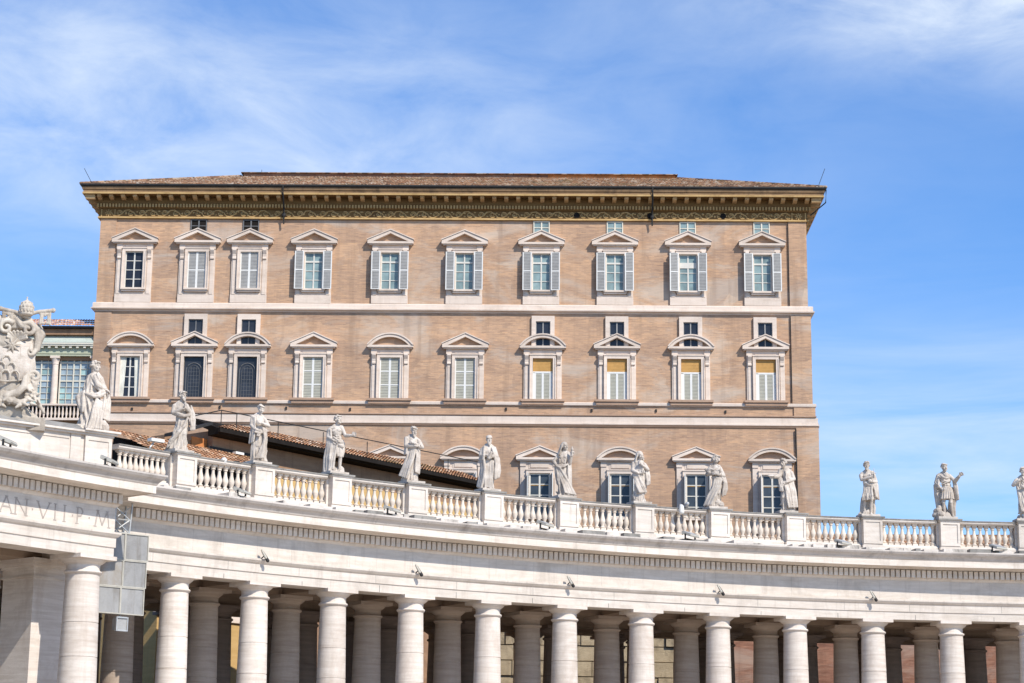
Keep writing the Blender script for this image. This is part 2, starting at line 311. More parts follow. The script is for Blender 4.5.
# ------------------------------------------------------------------ the curved colonnade
CX, CY, RC = 31.45, 44.03, 64.95
TH0, DTH = -0.7886, 0.06620
def th(k): return TH0 + DTH * k
def arc(t, r, z): return (CX + r * math.sin(t), CY + r * math.cos(t), z + Z0)
KA, KB = -0.95, 14.4
ROWS = (RC, 69.04, 75.6, 79.8)
ths = [th(KA) + (th(KB) - th(KA)) * i / 130 for i in range(131)]
colonnade = empty('colonnade', arc(th(5), RC, -Z0), 0, label='long curved travertine colonnade of Tuscan columns below the row of statues', cat='colonnade')
inv = Matrix.Translation(colonnade.location).inverted()
def under(o, p):                                # keep world coordinates of a mesh under its Empty
    o.parent = p; o.matrix_parent_inverse = p.matrix_basis.inverted() if hasattr(p, 'matrix_basis') else Matrix(); return o
def ring_mesh(prof, T=ths, mis=None):           # prof: (radius, z)
    b = MB(); b.sweep([[arc(t, r, z) for t in T] for r, z in prof], mis=mis); return b
FACE = RC - 0.62
def cls(o): return RC - o
arch = ring_mesh([(RC + .62, 9.80), (FACE, 9.80), (FACE, 10.19), (FACE - .05, 10.21), (FACE - .05, 10.59), (FACE - .12, 10.64), (FACE - .20, 10.74), (FACE - .20, 10.82), (FACE, 10.85), (RC + .62, 10.85)])
def joint(b, t, r, z0, z1, w=.016):
    vs = [arc(tt, rr_, z) for z in (z0, z1) for rr_ in (r - .004, r + .02) for tt in (t - w / r, t + w / r)]
    b.add(vs, [(0, 2, 3, 1), (4, 5, 7, 6), (0, 1, 5, 4), (2, 6, 7, 3), (0, 4, 6, 2), (1, 3, 7, 5)], 1)
rj = random.Random(8)
for k in range(-1, 14):
    joint(arch, th(k + .5), FACE, 9.81, 9.99 + rj.uniform(0, .15)); joint(arch, th(k + .5 + rj.uniform(-.1, .1)), FACE - .05, 10.22, 10.58, .008)
under(arch.build('architrave', ['trav', 'lichen']), colonnade)
fr = ring_mesh([(RC + .60, 10.851), (FACE + .01, 10.851), (FACE + .01, 11.84), (RC + .60, 11.84)])
for k in range(-1, 14):
    for q in (.0, .46): joint(fr, th(k + q + rj.uniform(-.12, .12)), FACE + .01, 10.86, 11.83, .007)
under(fr.build('frieze', ['trav', 'trav_old']), colonnade)
DENT0, DENT1 = 11.98, 12.37
cor = ring_mesh([(RC + .62, 11.841), (FACE, 11.841), (FACE - .04, 11.88), (FACE - .10, 11.95), (FACE - .10, 12.39), (FACE - .30, 12.41), (FACE - .40, 12.47),
                 (FACE - 1.05, 12.50), (FACE - 1.05, 12.47), (FACE - 1.13, 12.47), (FACE - 1.13, 12.79), (FACE - 1.17, 12.82), (RC + .62, 12.82)])
under(cor.build('cornice', 'trav'), colonnade)
cy = ring_mesh([(RC + .62, 12.821), (FACE - 1.16, 12.821), (FACE - 1.20, 12.90), (FACE - 1.28, 12.99), (FACE - 1.38, 13.06), (FACE - 1.46, 13.16), (FACE - 1.46, 13.23), (FACE - 1.30, 13.25),
                (FACE - .30, 13.36), (FACE - .30, 13.45), (RC + .62, 13.45)], mis=[0, 0, 0, 0, 0, 0, 0, 1, 1, 1, 0])
under(cy.build('cornice_gutter', ['trav_old', 'ledge']), colonnade)
def dentils(T0, T1, Rface, name, parent, z0=DENT0, z1=DENT1, pitch=0.285, wid=0.205):
    b = MB(); n = int((T1 - T0) * Rface / pitch)
    for i in range(n):
        t = T0 + (i + .5) * (T1 - T0) / n; h = wid / 2 / Rface
        vs = [arc(tt, r, z) for z in (z0, z1) for r in (Rface - .30, Rface - .097) for tt in (t - h, t + h)]
        b.add(vs, [(0, 2, 3, 1), (4, 5, 7, 6), (0, 1, 5, 4), (2, 6, 7, 3), (0, 4, 6, 2), (1, 3, 7, 5)])
    return under(b.build(name, 'trav'), parent)
dentils(th(-.7), th(KB), FACE, 'dentil_band', colonnade)
# broken lichen-covered slabs lying along the cornice edge
b = MB(); rr = random.Random(4)
t = th(-0.5)
while t < th(12.6):
    w = rr.uniform(.25, 1.3) / RC
    if rr.random() < .8:
        r0 = FACE - rr.uniform(.95, 1.32); hz = rr.uniform(.05, .16)
        vs = [arc(tt, r, z) for z in (13.26, 13.30 + hz) for r in (r0, FACE - .32) for tt in (t, t + w)]
        b = MB(); b.add(vs, [(0, 2, 3, 1), (4, 5, 7, 6), (0, 1, 5, 4), (2, 6, 7, 3), (0, 4, 6, 2), (1, 3, 7, 5)]); under(b.build('cornice_slab', rr.choice(('ledge', 'ledge', 'lichen'))), colonnade)
    t += w + rr.uniform(.0, .35) / RC
# roof, ceilings, ring beams and vault behind the front beam
rest = MB()
for r, z0, z1 in ((ROWS[1], 9.80, 10.75), (ROWS[2], 9.80, 10.75), (ROWS[3], 9.80, 12.6)):
    rest.sweep([[arc(t, rr_, z) for t in ths] for rr_, z in ((r - .62, z0), (r + .62, z0), (r + .62, z1), (r - .62, z1))])
for ra, rb in ((ROWS[0] + .61, ROWS[1] - .61), (ROWS[2] + .61, ROWS[3] - .61)):
    rest.sweep([[arc(t, rr_, z) for t in ths] for rr_, z in ((ra, 10.45), (rb, 10.45), (rb, 10.7), (ra, 10.7))])
va = [(ROWS[1] + .6 + (ROWS[2] - ROWS[1] - 1.2) * i / 8, 10.6 + 1.7 * math.sin(math.pi * i / 8)) for i in range(9)]
rest.sweep([[arc(t, r, z) for t in ths] for r, z in va + [(ROWS[2] - .6, 12.6), (ROWS[1] + .6, 12.6)]])
rest.sweep([[arc(t, r, z) for t in ths] for r, z in ((RC + .625, 12.7), (ROWS[3] + 1.4, 12.7), (ROWS[3] + 1.4, 13.2), (RC + .625, 13.3))])
for k in range(-1, 15):
    for ra, rb in ((ROWS[0] + .6, ROWS[1] - .6), (ROWS[2] + .6, ROWS[3] - .6)):
        h = .62 / ra; t = th(k)
        vs = [arc(tt, r, z) for z in (9.803, 10.5) for r in (ra, rb) for tt in (t - h, t + h)]
        rest.add(vs, [(0, 2, 3, 1), (4, 5, 7, 6), (0, 1, 5, 4), (2, 6, 7, 3), (0, 4, 6, 2), (1, 3, 7, 5)])
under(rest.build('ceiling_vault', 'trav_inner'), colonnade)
steps = MB()
for i in range(3):
    steps.sweep([[arc(t, r, z - Z0) for t in ths] for r, z in ((RC - 2.6 + .4 * i, .15 * i), (ROWS[3] + 2.6 - .4 * i, .15 * i), (ROWS[3] + 2.6 - .4 * i, .15 * i + .15), (RC - 2.6 + .4 * i, .15 * i + .15))])
under(steps.build('steps', 'trav'), colonnade)
b = MB(); b.sweep([[arc(t, r, z - Z0) for t in ths] for r, z in ((RC + 1.2, .452), (ROWS[3] + 1.2, .452), (ROWS[3] + 1.2, .46), (RC + 1.2, .46))]); under(b.build('floor', 'basalt'), colonnade)  # dark floor added to lower the bounce light inside
b = MB(); T = [-1.5 + 2.6 * i / 60 for i in range(61)]  # unseen dark sheet added to cut bounce light into the colonnade
b.add([arc(t, ROWS[3] + 2.7, .004 - Z0) for t in T] + [arc(t, 150, .004 - Z0) for t in T], [(i, i + 1, 62 + i, 61 + i) for i in range(60)])
tag(b.build('street', 'basalt'), kind='structure', label='dark cobbled street added behind the colonnade to cut bounce light', cat='street')

def column_meshes(f, mt='trav_col'):
    s = MB(); zt = 9.02 + Z0; zb = 1.05; rt_, rb_ = .600 * f, .745 * f
    prof = []
    RQ = lambda q: rb_ + (rt_ - rb_) * (q ** 1.5)
    for i in range(15):
        q = i / 14; z = zb + (zt - zb) * q; prof.append((RQ(q), z))
        if i in (3, 6, 9, 11): prof += [(RQ(q), z + .10), (RQ(q) - .02, z + .11), (RQ(q) - .02, z + .135), (RQ(q), z + .145)]
    prof += [(rt_ + .03, zt + .03)]
    s.lathe(prof, 28)
    c = MB()
    c.lathe([(rt_ + .02, zt + .031), (rt_ + .065 * f, zt + .06), (rt_ + .085 * f, zt + .105), (rt_ + .065 * f, zt + .15), (rt_ + .02, zt + .175), (rt_ + .0, zt + .2), (rt_ + .0, zt + .40),
             (rt_ + .03, zt + .43), (rt_ + .05 * f, zt + .45), (rt_ + .12 * f, zt + .50), (rt_ + .19 * f, zt + .565), (rt_ + .215 * f, zt + .61)], 28)
    a = rt_ + .235 * f
    c.box(-a, a, -a, a, zt + .612, 9.797 + Z0)
    bs = MB(); bs.box(-rb_ * 1.36, rb_ * 1.36, -rb_ * 1.36, rb_ * 1.36, .45, .75)
    bs.lathe([(rb_ * 1.2, .752), (rb_ * 1.3, .80), (rb_ * 1.3, .92), (rb_ * 1.18, .97), (rb_ * 1.06, 1.0), (rb_ * 1.0, 1.048)], 28)
    return [q.mesh(n, mt) for q, n in ((s, 'column'), (c, 'capital'), (bs, 'column_base'))]
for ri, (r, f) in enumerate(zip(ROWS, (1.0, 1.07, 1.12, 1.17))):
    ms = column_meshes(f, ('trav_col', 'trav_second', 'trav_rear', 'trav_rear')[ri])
    proto = None
    for k in range(-1 if ri else 0, 14):
        if proto is None:
            proto = obj('column', ms[0], None); obj('capital', ms[1], proto); obj('column_base', ms[2], proto); c = proto
        else: c = copy_tree(proto)
        c.parent = colonnade; p = arc(th(k), r, -Z0)
        c.location = Vector(p) - colonnade.location; c.rotation_euler = (0, 0, -th(k))
# pedestals under the statues
pd = MB()
def pedestal(b, w=1.06, d=1.0, z0=13.40, z1=15.07):
    z0 += Z0; z1 += Z0; f = -d / 2
    b.box(-w / 2, w / 2, f, d / 2, z0, z1)
    p = .13                                        # raised border round the sunk panel on the front
    for x0, x1, a, c in ((-w / 2, -w / 2 + p, z0 + .35, z1 - .02), (w / 2 - p, w / 2, z0 + .35, z1 - .02), (-w / 2 + p, w / 2 - p, z1 - .17, z1 - .02), (-w / 2 + p, w / 2 - p, z0 + .35, z0 + .5)):
        b.box(x0, x1, f - .045, f + .01, a, c)
    b.box(-w / 2 - .07, w / 2 + .07, f - .10, d / 2 + .05, z0, z0 + .26)
    b.box(-w / 2 - .05, w / 2 + .05, f - .08, d / 2 + .05, z1 - .03, z1 + .04)
    b.box(-w / 2 - .12, w / 2 + .12, f - .15, d / 2 + .12, z1 + .041, z1 + .12, 1)
    b.box(-w / 2 - .12, -w / 2 - .001, f + .30, d / 2 - .2, z0, z1 - .05); b.box(w / 2 + .001, w / 2 + .12, f + .30, d / 2 - .2, z0, z1 - .05)
pedestal(pd); pdm = pd.mesh('pedestal', ['trav', 'lichen'])
RPED = 65.0
proto = None
for k in range(0, 13):
    if proto is None: proto = c = obj('pedestal', pdm)
    else: c = proto.copy(); COL.objects.link(c)
    c.parent = colonnade; c.location = Vector(arc(th(k), RPED, -Z0)) - colonnade.location; c.rotation_euler = (0, 0, -th(k))
# balusters and rail of one bay
BZ0, BZ1 = 13.76, 14.93
bal = MB(); q = BZ1 - BZ0
bal.box(-.135, .135, -.135, .135, BZ0 + Z0, BZ0 + .10 + Z0); bal.box(-.135, .135, -.135, .135, BZ1 - .09 + Z0, BZ1 + Z0)
bal.lathe([(.09, .101), (.125, .13), (.125, .17), (.075, .20), (.07, .23), (.115, .34), (.145, .45), (.14, .53), (.105, .64), (.075, .76), (.066, .88), (.07, .93), (.105, .95), (.105, .985), (.085, 1.0), (.125, 1.04), (.125, 1.079)], 12, (0, 0, BZ0 + Z0))
balm = bal.mesh('baluster', 'baluster')
def rail_mesh(a0, a1):
    b = MB(); T = [a0 + (a1 - a0) * i / 8 for i in range(9)]
    P = lambda t, r, z: (r * math.sin(t), r * math.cos(t), z + Z0)
    for prof, mi in ((((RPED + .28, 13.40), (RPED - .34, 13.40), (RPED - .34, 13.66), (RPED - .24, 13.755), (RPED + .28, 13.755)), 0),
                     (((RPED + .26, 14.932), (RPED - .24, 14.932), (RPED - .30, 15.0), (RPED - .30, 15.09), (RPED + .28, 15.09)), 0),
                     (((RPED + .30, 15.091), (RPED - .34, 15.091), (RPED - .34, 15.14), (RPED + .30, 15.15)), 1)):
        b.sweep([[P(t, r, z) for t in T] for r, z in prof], mis=[mi] * len(prof))
    return b.mesh('balustrade', ['trav', 'lichen'])
hw = .63 / RPED
bay0 = obj('balustrade', rail_mesh(hw, DTH - hw)); NB = 9
def put_balusters(bay, a0, a1, n, first=None):
    for i in range(n):
        a = a0 + (a1 - a0) * (i + .5) / n
        c = obj('baluster', balm) if first is None and i == 0 else obj('baluster', balm)
        c.parent = bay; c.location = (RPED * math.sin(a), RPED * math.cos(a), 0); c.rotation_euler = (0, 0, -a)
put_balusters(bay0, hw, DTH - hw, NB)
for k in range(0, 12):
    c = bay0 if k == 0 else copy_tree(bay0)
    c.parent = colonnade; c.location = Vector((CX, CY, 0)) - colonnade.location; c.rotation_euler = (0, 0, -th(k))

# ------------------------------------------------------------------ the projecting portico at the left
RP = 62.47; PF = RP - .62; TE = -.8785
portico = empty('portico', arc(-.93, RP, -Z0), 0, label='projecting travertine portico with carved inscription and attic under the coat of arms', cat='portico')
def ret_sweep(prof, T0=-1.10):
    paths = []
    for r, z in prof:
        o = PF - r; te = TE + o / PF
        T = [T0 + (te - T0) * i / 24 for i in range(25)]
        paths.append([arc(t, r, z) for t in T] + [arc(te * 0 + TE + o / PF * (PF / (RC + .2)), RC + .2, z)])
    return paths
def ret(prof, name, mats, mis=None):
    b = MB(); b.sweep(ret_sweep(prof), mis=mis); under(b.build(name, mats), portico)
BK = RP + .6
ret([(BK, 9.80), (PF, 9.80), (PF, 10.19), (PF - .05, 10.21), (PF - .05, 10.59), (PF - .12, 10.64), (PF - .2, 10.74), (PF - .2, 10.82), (PF, 10.85), (BK, 10.85)], 'architrave', 'trav')
ret([(BK, 10.851), (PF + .01, 10.851), (PF + .01, 11.84), (BK, 11.84)], 'frieze', 'trav')
ret([(BK, 11.841), (PF, 11.841), (PF - .04, 11.88), (PF - .10, 11.95), (PF - .10, 12.39), (PF - .3, 12.41), (PF - .4, 12.47), (PF - 1.05, 12.50), (PF - 1.05, 12.47), (PF - 1.13, 12.47), (PF - 1.13, 12.79), (PF - 1.17, 12.82), (BK, 12.82)], 'cornice', 'trav')
ret([(BK, 12.821), (PF - 1.16, 12.821), (PF - 1.20, 12.90), (PF - 1.28, 12.99), (PF - 1.38, 13.06), (PF - 1.46, 13.16), (PF - 1.46, 13.23), (PF - 1.30, 13.25), (PF - .2, 13.36), (BK, 13.40)], 'cornice_gutter', ['trav_old', 'ledge'], [0, 0, 0, 0, 0, 0, 0, 1, 1, 0])
dentils(-1.10, TE + .002, PF, 'dentil_band', portico)
b = MB()                                           # dentils on the right return
for i in range(9):
    r = PF + .1 + i * .285
    vs = [arc(TE + s / r, r + d, z) for z in (DENT0, DENT1) for d in (0, .175) for s in (.097, .30)]
    b.add(vs, [(0, 2, 3, 1), (4, 5, 7, 6), (0, 1, 5, 4), (2, 6, 7, 3), (0, 4, 6, 2), (1, 3, 7, 5)])
under(b.build('dentil_band', 'trav'), portico)
b = MB()                                           # soffit and roof behind the portico's beams
T = [-1.10 + (TE + 1.10) * i / 12 for i in range(13)]
b.sweep([[arc(t, r, z) for t in T] for r, z in ((BK - .01, 10.3), (ROWS[3], 10.3), (ROWS[3], 13.3), (BK - .01, 13.3))])
b.sweep([[arc(t, r, z) for t in T] for r, z in ((RC + .0, 9.79), (RC + 2.2, 9.79), (RC + 2.2, 10.32), (RC, 10.32))])
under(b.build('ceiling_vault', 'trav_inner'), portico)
ms = column_meshes(1.13)
for i, t in enumerate((-.895, -1.02)):
    c = obj('column', ms[0], portico); obj('capital', ms[1], c); obj('column_base', ms[2], c)
    c.location = Vector(arc(t, RP, -Z0)) - portico.location; c.rotation_euler = (0, 0, -t)
b = MB(); w = 1.0
b.box(-w, w, -w, w, .45, 9.0 + Z0)
for e, z0, z1 in ((.05, 9.0, 9.10), (.02, 9.10, 9.38), (.08, 9.38, 9.48), (.18, 9.48, 9.60), (.24, 9.60, 9.79)): b.box(-w - e, w + e, -w - e, w + e, z0 + Z0 + .001, z1 + Z0)
b.box(-w - .2, w + .2, -w - .2, w + .2, .44, 1.0)
pm = b.mesh('pier', 'trav_col')
for t, r in ((-.892, 65.55), (-.892, 70.4), (-1.02, 65.55), (-1.02, 70.4), (-.892, 75.2)):
    c = obj('pier', pm, portico); c.location = Vector(arc(t, r, -Z0)) - portico.location; c.rotation_euler = (0, 0, -t)
b = MB()                                           # narrow weathered wall end beside the portico column
b.box(-.26, .26, -.5, .9, .45, 9.79 + Z0)
c = obj('wall_end', b.mesh('wall_end', 'ledge'), portico); c.location = Vector(arc(-.8635, 65.2, -Z0)) - portico.location; c.rotation_euler = (0, 0, .864)
# inscription
LET = {'A': [((0, 0), (.5, 1)), ((.5, 1), (1, 0)), ((.2, .38), (.8, .38))], 'N': [((.05, 0), (.05, 1)), ((.05, 1), (.95, 0)), ((.95, 0), (.95, 1))],
       'V': [((0, 1), (.5, 0)), ((.5, 0), (1, 1))], 'I': [((.5, 0), (.5, 1))], 'P': [((.2, 0), (.2, 1)), ((.2, 1), (.65, .97)), ((.65, .97), (.85, .75)), ((.85, .75), (.65, .5)), ((.65, .5), (.2, .47))],
       'M': [((.0, 0), (.15, 1)), ((.15, 1), (.5, .1)), ((.5, .1), (.85, 1)), ((.85, 1), (1, 0))], '.': [((.45, .45), (.55, .45))]}
SER = {'A': [0, 1], 'N': [.05, .95], 'V': [], 'I': [.5], 'P': [.2], 'M': [0, 1], '.': []}
TOP = {'A': [.5], 'N': [.05, .95], 'V': [0, 1], 'I': [.5], 'P': [.2], 'M': [.15, .85], '.': []}
b = MB()
def stroke(t0, zc, lw, lh, p, q, w):
    A = Vector(((p[0] - .5) * lw, p[1] * lh)); B = Vector(((q[0] - .5) * lw, q[1] * lh)); d = (B - A).normalized(); n = Vector((-d.y, d.x)) * w / 2
    P4 = [A + n, A - n, B - n, B + n]
    fr_ = [arc(t0 + v.x / PF, PF - .004, zc + v.y) for v in P4] + [arc(t0 + v.x / PF, PF + .02, zc + v.y) for v in P4]
    b.add(fr_, [(0, 1, 2, 3), (7, 6, 5, 4), (0, 4, 5, 1), (1, 5, 6, 2), (2, 6, 7, 3), (3, 7, 4, 0)])
for ch, t0, lw in (('A', -.9697, .62), ('N', -.9574, .62), ('.', -.9479, .5), ('V', -.9388, .62), ('I', -.9291, .3), ('I', -.9213, .3), ('.', -.9145, .5), ('P', -.9084, .42), ('.', -.9005, .5), ('M', -.8895, .72)):
    for i, (p, q) in enumerate(LET[ch]): stroke(t0, 10.98, lw, .66, p, q, .075 if ch == '.' else (.062 if i % 2 == 0 else .045))
    for x in SER[ch]: stroke(t0 + (x - .5) * lw / PF, 10.98, 1, .66, (.42, 0.01), (.58, 0.01), .03)
    for x in TOP[ch]: stroke(t0 + (x - .5) * lw / PF, 10.98, 1, .66, (.42, .99), (.58, .99), .03)
under(b.build('inscription', 'letter', fix=True), portico)
# attic: a straight wall with sunk panel, pilaster strip and end pier
attic = obj('attic', None, portico); attic.location = Vector((-17.0, 85.74, 0)) - portico.location; attic.rotation_euler = (0, 0, R_(39.3))
b = MB(); z0, z1 = 13.30 + Z0, 15.12 + Z0
b.box(-9.5, 0, 0, 1.6, z0, z1)
b.box(-9.5, .05, -.12, 1.6, z0, z0 + .30); b.box(-1.22, .03, -.10, 1.55, z0 + .30, z1 - .001)
for x0, x1, a, c in ((-1.22, -1.07, z0 + .45, z1), (-.12, .03, z0 + .45, z1), (-1.07, -.12, z1 - .2, z1), (-1.07, -.12, z0 + .31, z0 + .55)): b.box(x0, x1, -.14, -.09, a + .002, c - .002)
b.box(-1.85, -1.40, -.055, .02, z0 + .302, z1 - .003)
for x0, x1, a, c in ((-9.5, -5.0, z1 - .22, z1), (-5, -1.9, z1 - .22, z1), (-9.5, -1.9, z0 + .301, z0 + .5)): b.box(x0, x1, -.035, .01, a - .003, c - .003)
obj('attic_wall', b.mesh('attic_wall', 'trav'), attic)
b = MB()
b.box(-9.5, .10, -.18, 1.7, z1, z1 + .09); b.box(-9.5, .20, -.28, 1.75, z1 + .091, z1 + .17); b.box(-1.35, .32, -.36, 1.8, z1 + .171, z1 + .25)
b.prism_x([(-.28, z1 + .171), (1.75, z1 + .171), (1.75, z1 + .55), (.4, z1 + .5)], -9.5, -1.36, 1)
obj('attic_coping', b.mesh('attic_coping', ['trav', 'lichen']), attic)
bayp = obj('balustrade', rail_mesh(-.006, .0365), portico); bayp.location = Vector((CX, CY, 0)) - portico.location; bayp.rotation_euler = (0, 0, .8372)
put_balusters(bayp, -.004, .0365, 9)

# ------------------------------------------------------------------ the palace
PY, PROT = 160.0, R_(-1.0)
palace = empty('palace', (2.79, PY - .049, 0), PROT, label='large brick palace with three rows of pedimented windows and a hipped tile roof', cat='palace')
def P_(b, name, mats, **kw): return b.build(name, mats, palace, **kw)
UL, UR = -36.35, 20.9
b = MB()
b.box(UL, UR, 0, 30, 39.0 + Z0, 47.6 + Z0); b.box(UL - .03, UR + .2, -.03, 30.05, 30.0 + Z0, 39.0 + Z0); b.box(UL - .06, UR + .62, -.06, 30.1, 0, 30.0 + Z0)
P_(b, 'wall', 'brick')
b = MB()
for x0, x1, y, a, c in ((19.45, UR + .004, -.10, 39.43, 46.5), (19.5, UR + .204, -.13, 31.5, 38.7), (19.75, UR + .624, -.16, 1, 29.6), (19.6, UR + .4, -.15, 30.37, 31.17),
                        (UL - .004, -35.05, -.08, 39.43, 46.5), (UL - .034, -35.05, -.11, 31.5, 38.7)):
    b = MB(); b.box(x0, x1, y, .02, a + Z0, c + Z0); P_(b, 'corner_pilaster', 'brick')
def band_course(name, prof, mats, xl, xr, ret_d=30.0):   # prof: (outward, z) closed; wraps round both ends
    bb = MB(); paths = []
    for o, z in prof: paths.append([(xl - o, ret_d, z + Z0), (xl - o, -o, z + Z0), (xr + o, -o, z + Z0), (xr + o, ret_d, z + Z0)])
    bb.sweep(paths); return P_(bb, name, mats)
band_course('string_course', [(-.1, 38.72), (.08, 38.72), (.12, 38.80), (.34, 38.88), (.36, 38.98), (.24, 39.02), (.24, 39.36), (.18, 39.42), (-.1, 39.44)], 'trim', UL, UR + .15)
band_course('sill_course', [(-.1, 31.19), (.12, 31.19), (.18, 31.25), (.18, 31.44), (.12, 31.49), (-.1, 31.5)], 'trim', UL - .03, UR + .3)
band_course('string_course', [(-.1, 30.36), (.10, 30.36), (.18, 30.42), (.18, 30.50), (-.1, 30.52)], 'trim_warm', UL - .03, UR + .3)
band_course('string_course', [(-.1, 29.66), (.06, 29.66), (.18, 29.70), (.18, 29.80), (.09, 29.82), (.09, 30.34), (-.1, 30.35)], 'trim', UL - .05, UR + .5)
band_course('string_course', [(-.1, 29.50), (.14, 29.52), (.20, 29.64), (.05, 29.655), (-.1, 29.655)], 'trim_warm', UL - .05, UR + .5)
# crowning cornice
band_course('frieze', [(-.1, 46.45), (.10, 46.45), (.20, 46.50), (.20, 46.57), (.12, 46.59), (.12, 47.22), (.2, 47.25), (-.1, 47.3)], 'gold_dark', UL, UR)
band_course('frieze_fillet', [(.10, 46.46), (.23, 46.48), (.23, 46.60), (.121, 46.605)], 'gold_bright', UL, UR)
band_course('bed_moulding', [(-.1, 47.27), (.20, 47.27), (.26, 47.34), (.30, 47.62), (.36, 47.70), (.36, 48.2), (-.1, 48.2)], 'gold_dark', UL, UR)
b = MB(); x = UL - .30
while x < UR + .35: b.box(x, x + .14, -.42, -.28, 47.36 + Z0, 47.63 + Z0); x += .25
P_(b, 'dentil_band', 'gold_bright')
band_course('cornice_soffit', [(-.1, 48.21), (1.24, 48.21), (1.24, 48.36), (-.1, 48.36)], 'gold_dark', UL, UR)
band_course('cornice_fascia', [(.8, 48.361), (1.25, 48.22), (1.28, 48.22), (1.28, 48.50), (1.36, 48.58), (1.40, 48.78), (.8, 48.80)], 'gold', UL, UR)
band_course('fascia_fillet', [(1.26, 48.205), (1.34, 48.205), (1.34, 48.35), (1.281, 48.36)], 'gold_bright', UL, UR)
b = MB()
for i in range(62):
    x = UL - 1.0 + i * (UR - UL + 2.0) / 61
    b.prism_x([(-1.12, 48.208 + Z0), (-1.12, 48.08 + Z0), (-1.02, 48.0 + Z0), (-.7, 47.93 + Z0), (-.35, 47.90 + Z0), (-.35, 48.208 + Z0)], x - .16, x + .16)
for i in range(24):
    y = -.9 + i * 1.25
    for s, xx in ((-1, UL), (1, UR)): b.box(min(xx + s * .35, xx + s * 1.12), max(xx + s * .35, xx + s * 1.12), y - .2, y + .2, 47.85 + Z0, 48.208 + Z0)
P_(b, 'modillion_band', 'gold_mod')
band_course('gutter', [(1.25, 48.80), (1.48, 48.81), (1.54, 48.90), (1.53, 49.0), (1.25, 48.99)], 'dark', UL, UR)
b = MB()                                           # running scroll relief
rr = random.Random(2); x = UL + 1.5; i = 0
while x < UR - 1.3:
    s = 1 if i % 2 == 0 else -1; pts = []
    for k in range(19):
        a = k / 18 * 3.2 * math.pi; r = .245 * (1 - .75 * k / 18)
        pts.append((x + r * math.cos(a), -.135, 46.91 + Z0 + s * r * math.sin(a)))
    b.tube(pts, [.055 * (1 - .3 * k / 18) for k in range(19)], 5)
    b.tube([(x - .72, -.135, 46.91 + s * .10 + Z0), (x - .45, -.135, 46.91 - s * .24 + Z0), (x - .1, -.135, 46.91 - s * .27 + Z0), (x + .22, -.135, 46.91 - s * .05 + Z0)], .05, 5)
    for _ in range(3):
        a = rr.uniform(0, 6.3); b.ell((x + .42 + .12 * math.cos(a), -.135, 46.91 + Z0 + .2 * math.sin(a)), (.09, .04, .06), n=6)
    x += .92; i += 1
for x in (UL + .62, UR - .62):
    for k in range(8):
        a = k * math.pi / 4; b.cap((x + .08 * math.cos(a), -.135, 46.91 + Z0 + .08 * math.sin(a)), (x + .25 * math.cos(a), -.135, 46.91 + Z0 + .25 * math.sin(a)), .035, .06, 5)
for x in (UL + 1.14, UR - 1.14, UL + .05, UR - .05): b.box(x - .04, x + .04, -.17, -.10, 46.6 + Z0, 47.22 + Z0)
P_(b, 'frieze_ornament', 'gold_bright')
b = MB()
for x in (2.35, 8.3, 14.2): b.lathe([(.19, 0), (.24, .0), (.24, .08), (.0001, .08)], 12, (0, 0, 0)); b.v[-48:] = [(x + v[0], -.12 - v[2], 46.91 + Z0 + v[1]) for v in b.v[-48:]]
P_(b, 'oculus', 'black')
# roof: hipped tile slopes with round-tile corrugation
EX0, EX1, EY0, EZ = UL - 1.48, UR + 1.48, -1.48, 48.97 + Z0
TP = math.tan(R_(20.4)); RUN = 11.2
b = MB(); nx = 860; ny = 26
rows_ = []
for j in range(ny + 1):
    d = RUN * j / ny; row = []
    for i in range(nx + 1):
        x = EX0 + (EX1 - EX0) * i / nx; x = min(max(x, EX0 + d), EX1 - d)
        cz = .085 * abs(math.sin(math.pi * i / 4)) if EX0 + d < x < EX1 - d else .04
        row.append((x, EY0 + d, EZ + d * TP + cz))
    rows_.append(row)
o = 0
for j in range(ny):
    lift = .035
    vs = [(x, y, z + lift) for x, y, z in rows_[j]] + [(x, y, z - .0) for x, y, z in rows_[j + 1]]
    b.add(vs, [(i, i + 1, nx + 2 + i, nx + 1 + i) for i in range(nx)])
    b.add([(x, y, z + lift) for x, y, z in rows_[j]] + [(x, y, z - .05) for x, y, z in rows_[j]], [(i, nx + 1 + i, nx + 2 + i, i + 1) for i in range(nx)])
yb = EY0 + 34
hz = EZ + RUN * TP
b.add([(EX0, EY0, EZ), (EX0 + RUN, EY0 + RUN, hz), (EX0 + RUN, yb - RUN, hz), (EX0, yb, EZ)], [(0, 1, 2, 3)])
b.add([(EX1, EY0, EZ), (EX1 - RUN, EY0 + RUN, hz), (EX1 - RUN, yb - RUN, hz), (EX1, yb, EZ)], [(3, 2, 1, 0)])
b.add([(EX0, yb, EZ), (EX1, yb, EZ), (EX1 - RUN, yb - RUN, hz), (EX0 + RUN, yb - RUN, hz)], [(0, 1, 2, 3)])
b.add([(EX0 + RUN, EY0 + RUN, hz - .02), (EX1 - RUN, EY0 + RUN, hz - .02), (EX1 - RUN, yb - RUN, hz - .02), (EX0 + RUN, yb - RUN, hz - .02)], [(0, 1, 2, 3)])
P_(b, 'roof', 'tile', fix=False)
b = MB()
b.box(EX0 + RUN + .3, 0, EY0 + RUN - .3, EY0 + RUN + 8, hz - .3, hz + .22); P_(b, 'roof_parapet', 'brick_red')
b = MB(); b.box(0.001, EX1 - RUN - .2, EY0 + RUN - .3, EY0 + RUN + 8, hz - .3, hz + .22); P_(b, 'roof_parapet', 'orange_patch')
b = MB(); b.box(EX0 + RUN + .1, EX1 - RUN - .0, EY0 + RUN - .5, EY0 + RUN + 8.2, hz + .221, hz + .28); P_(b, 'parapet_coping', 'tile')
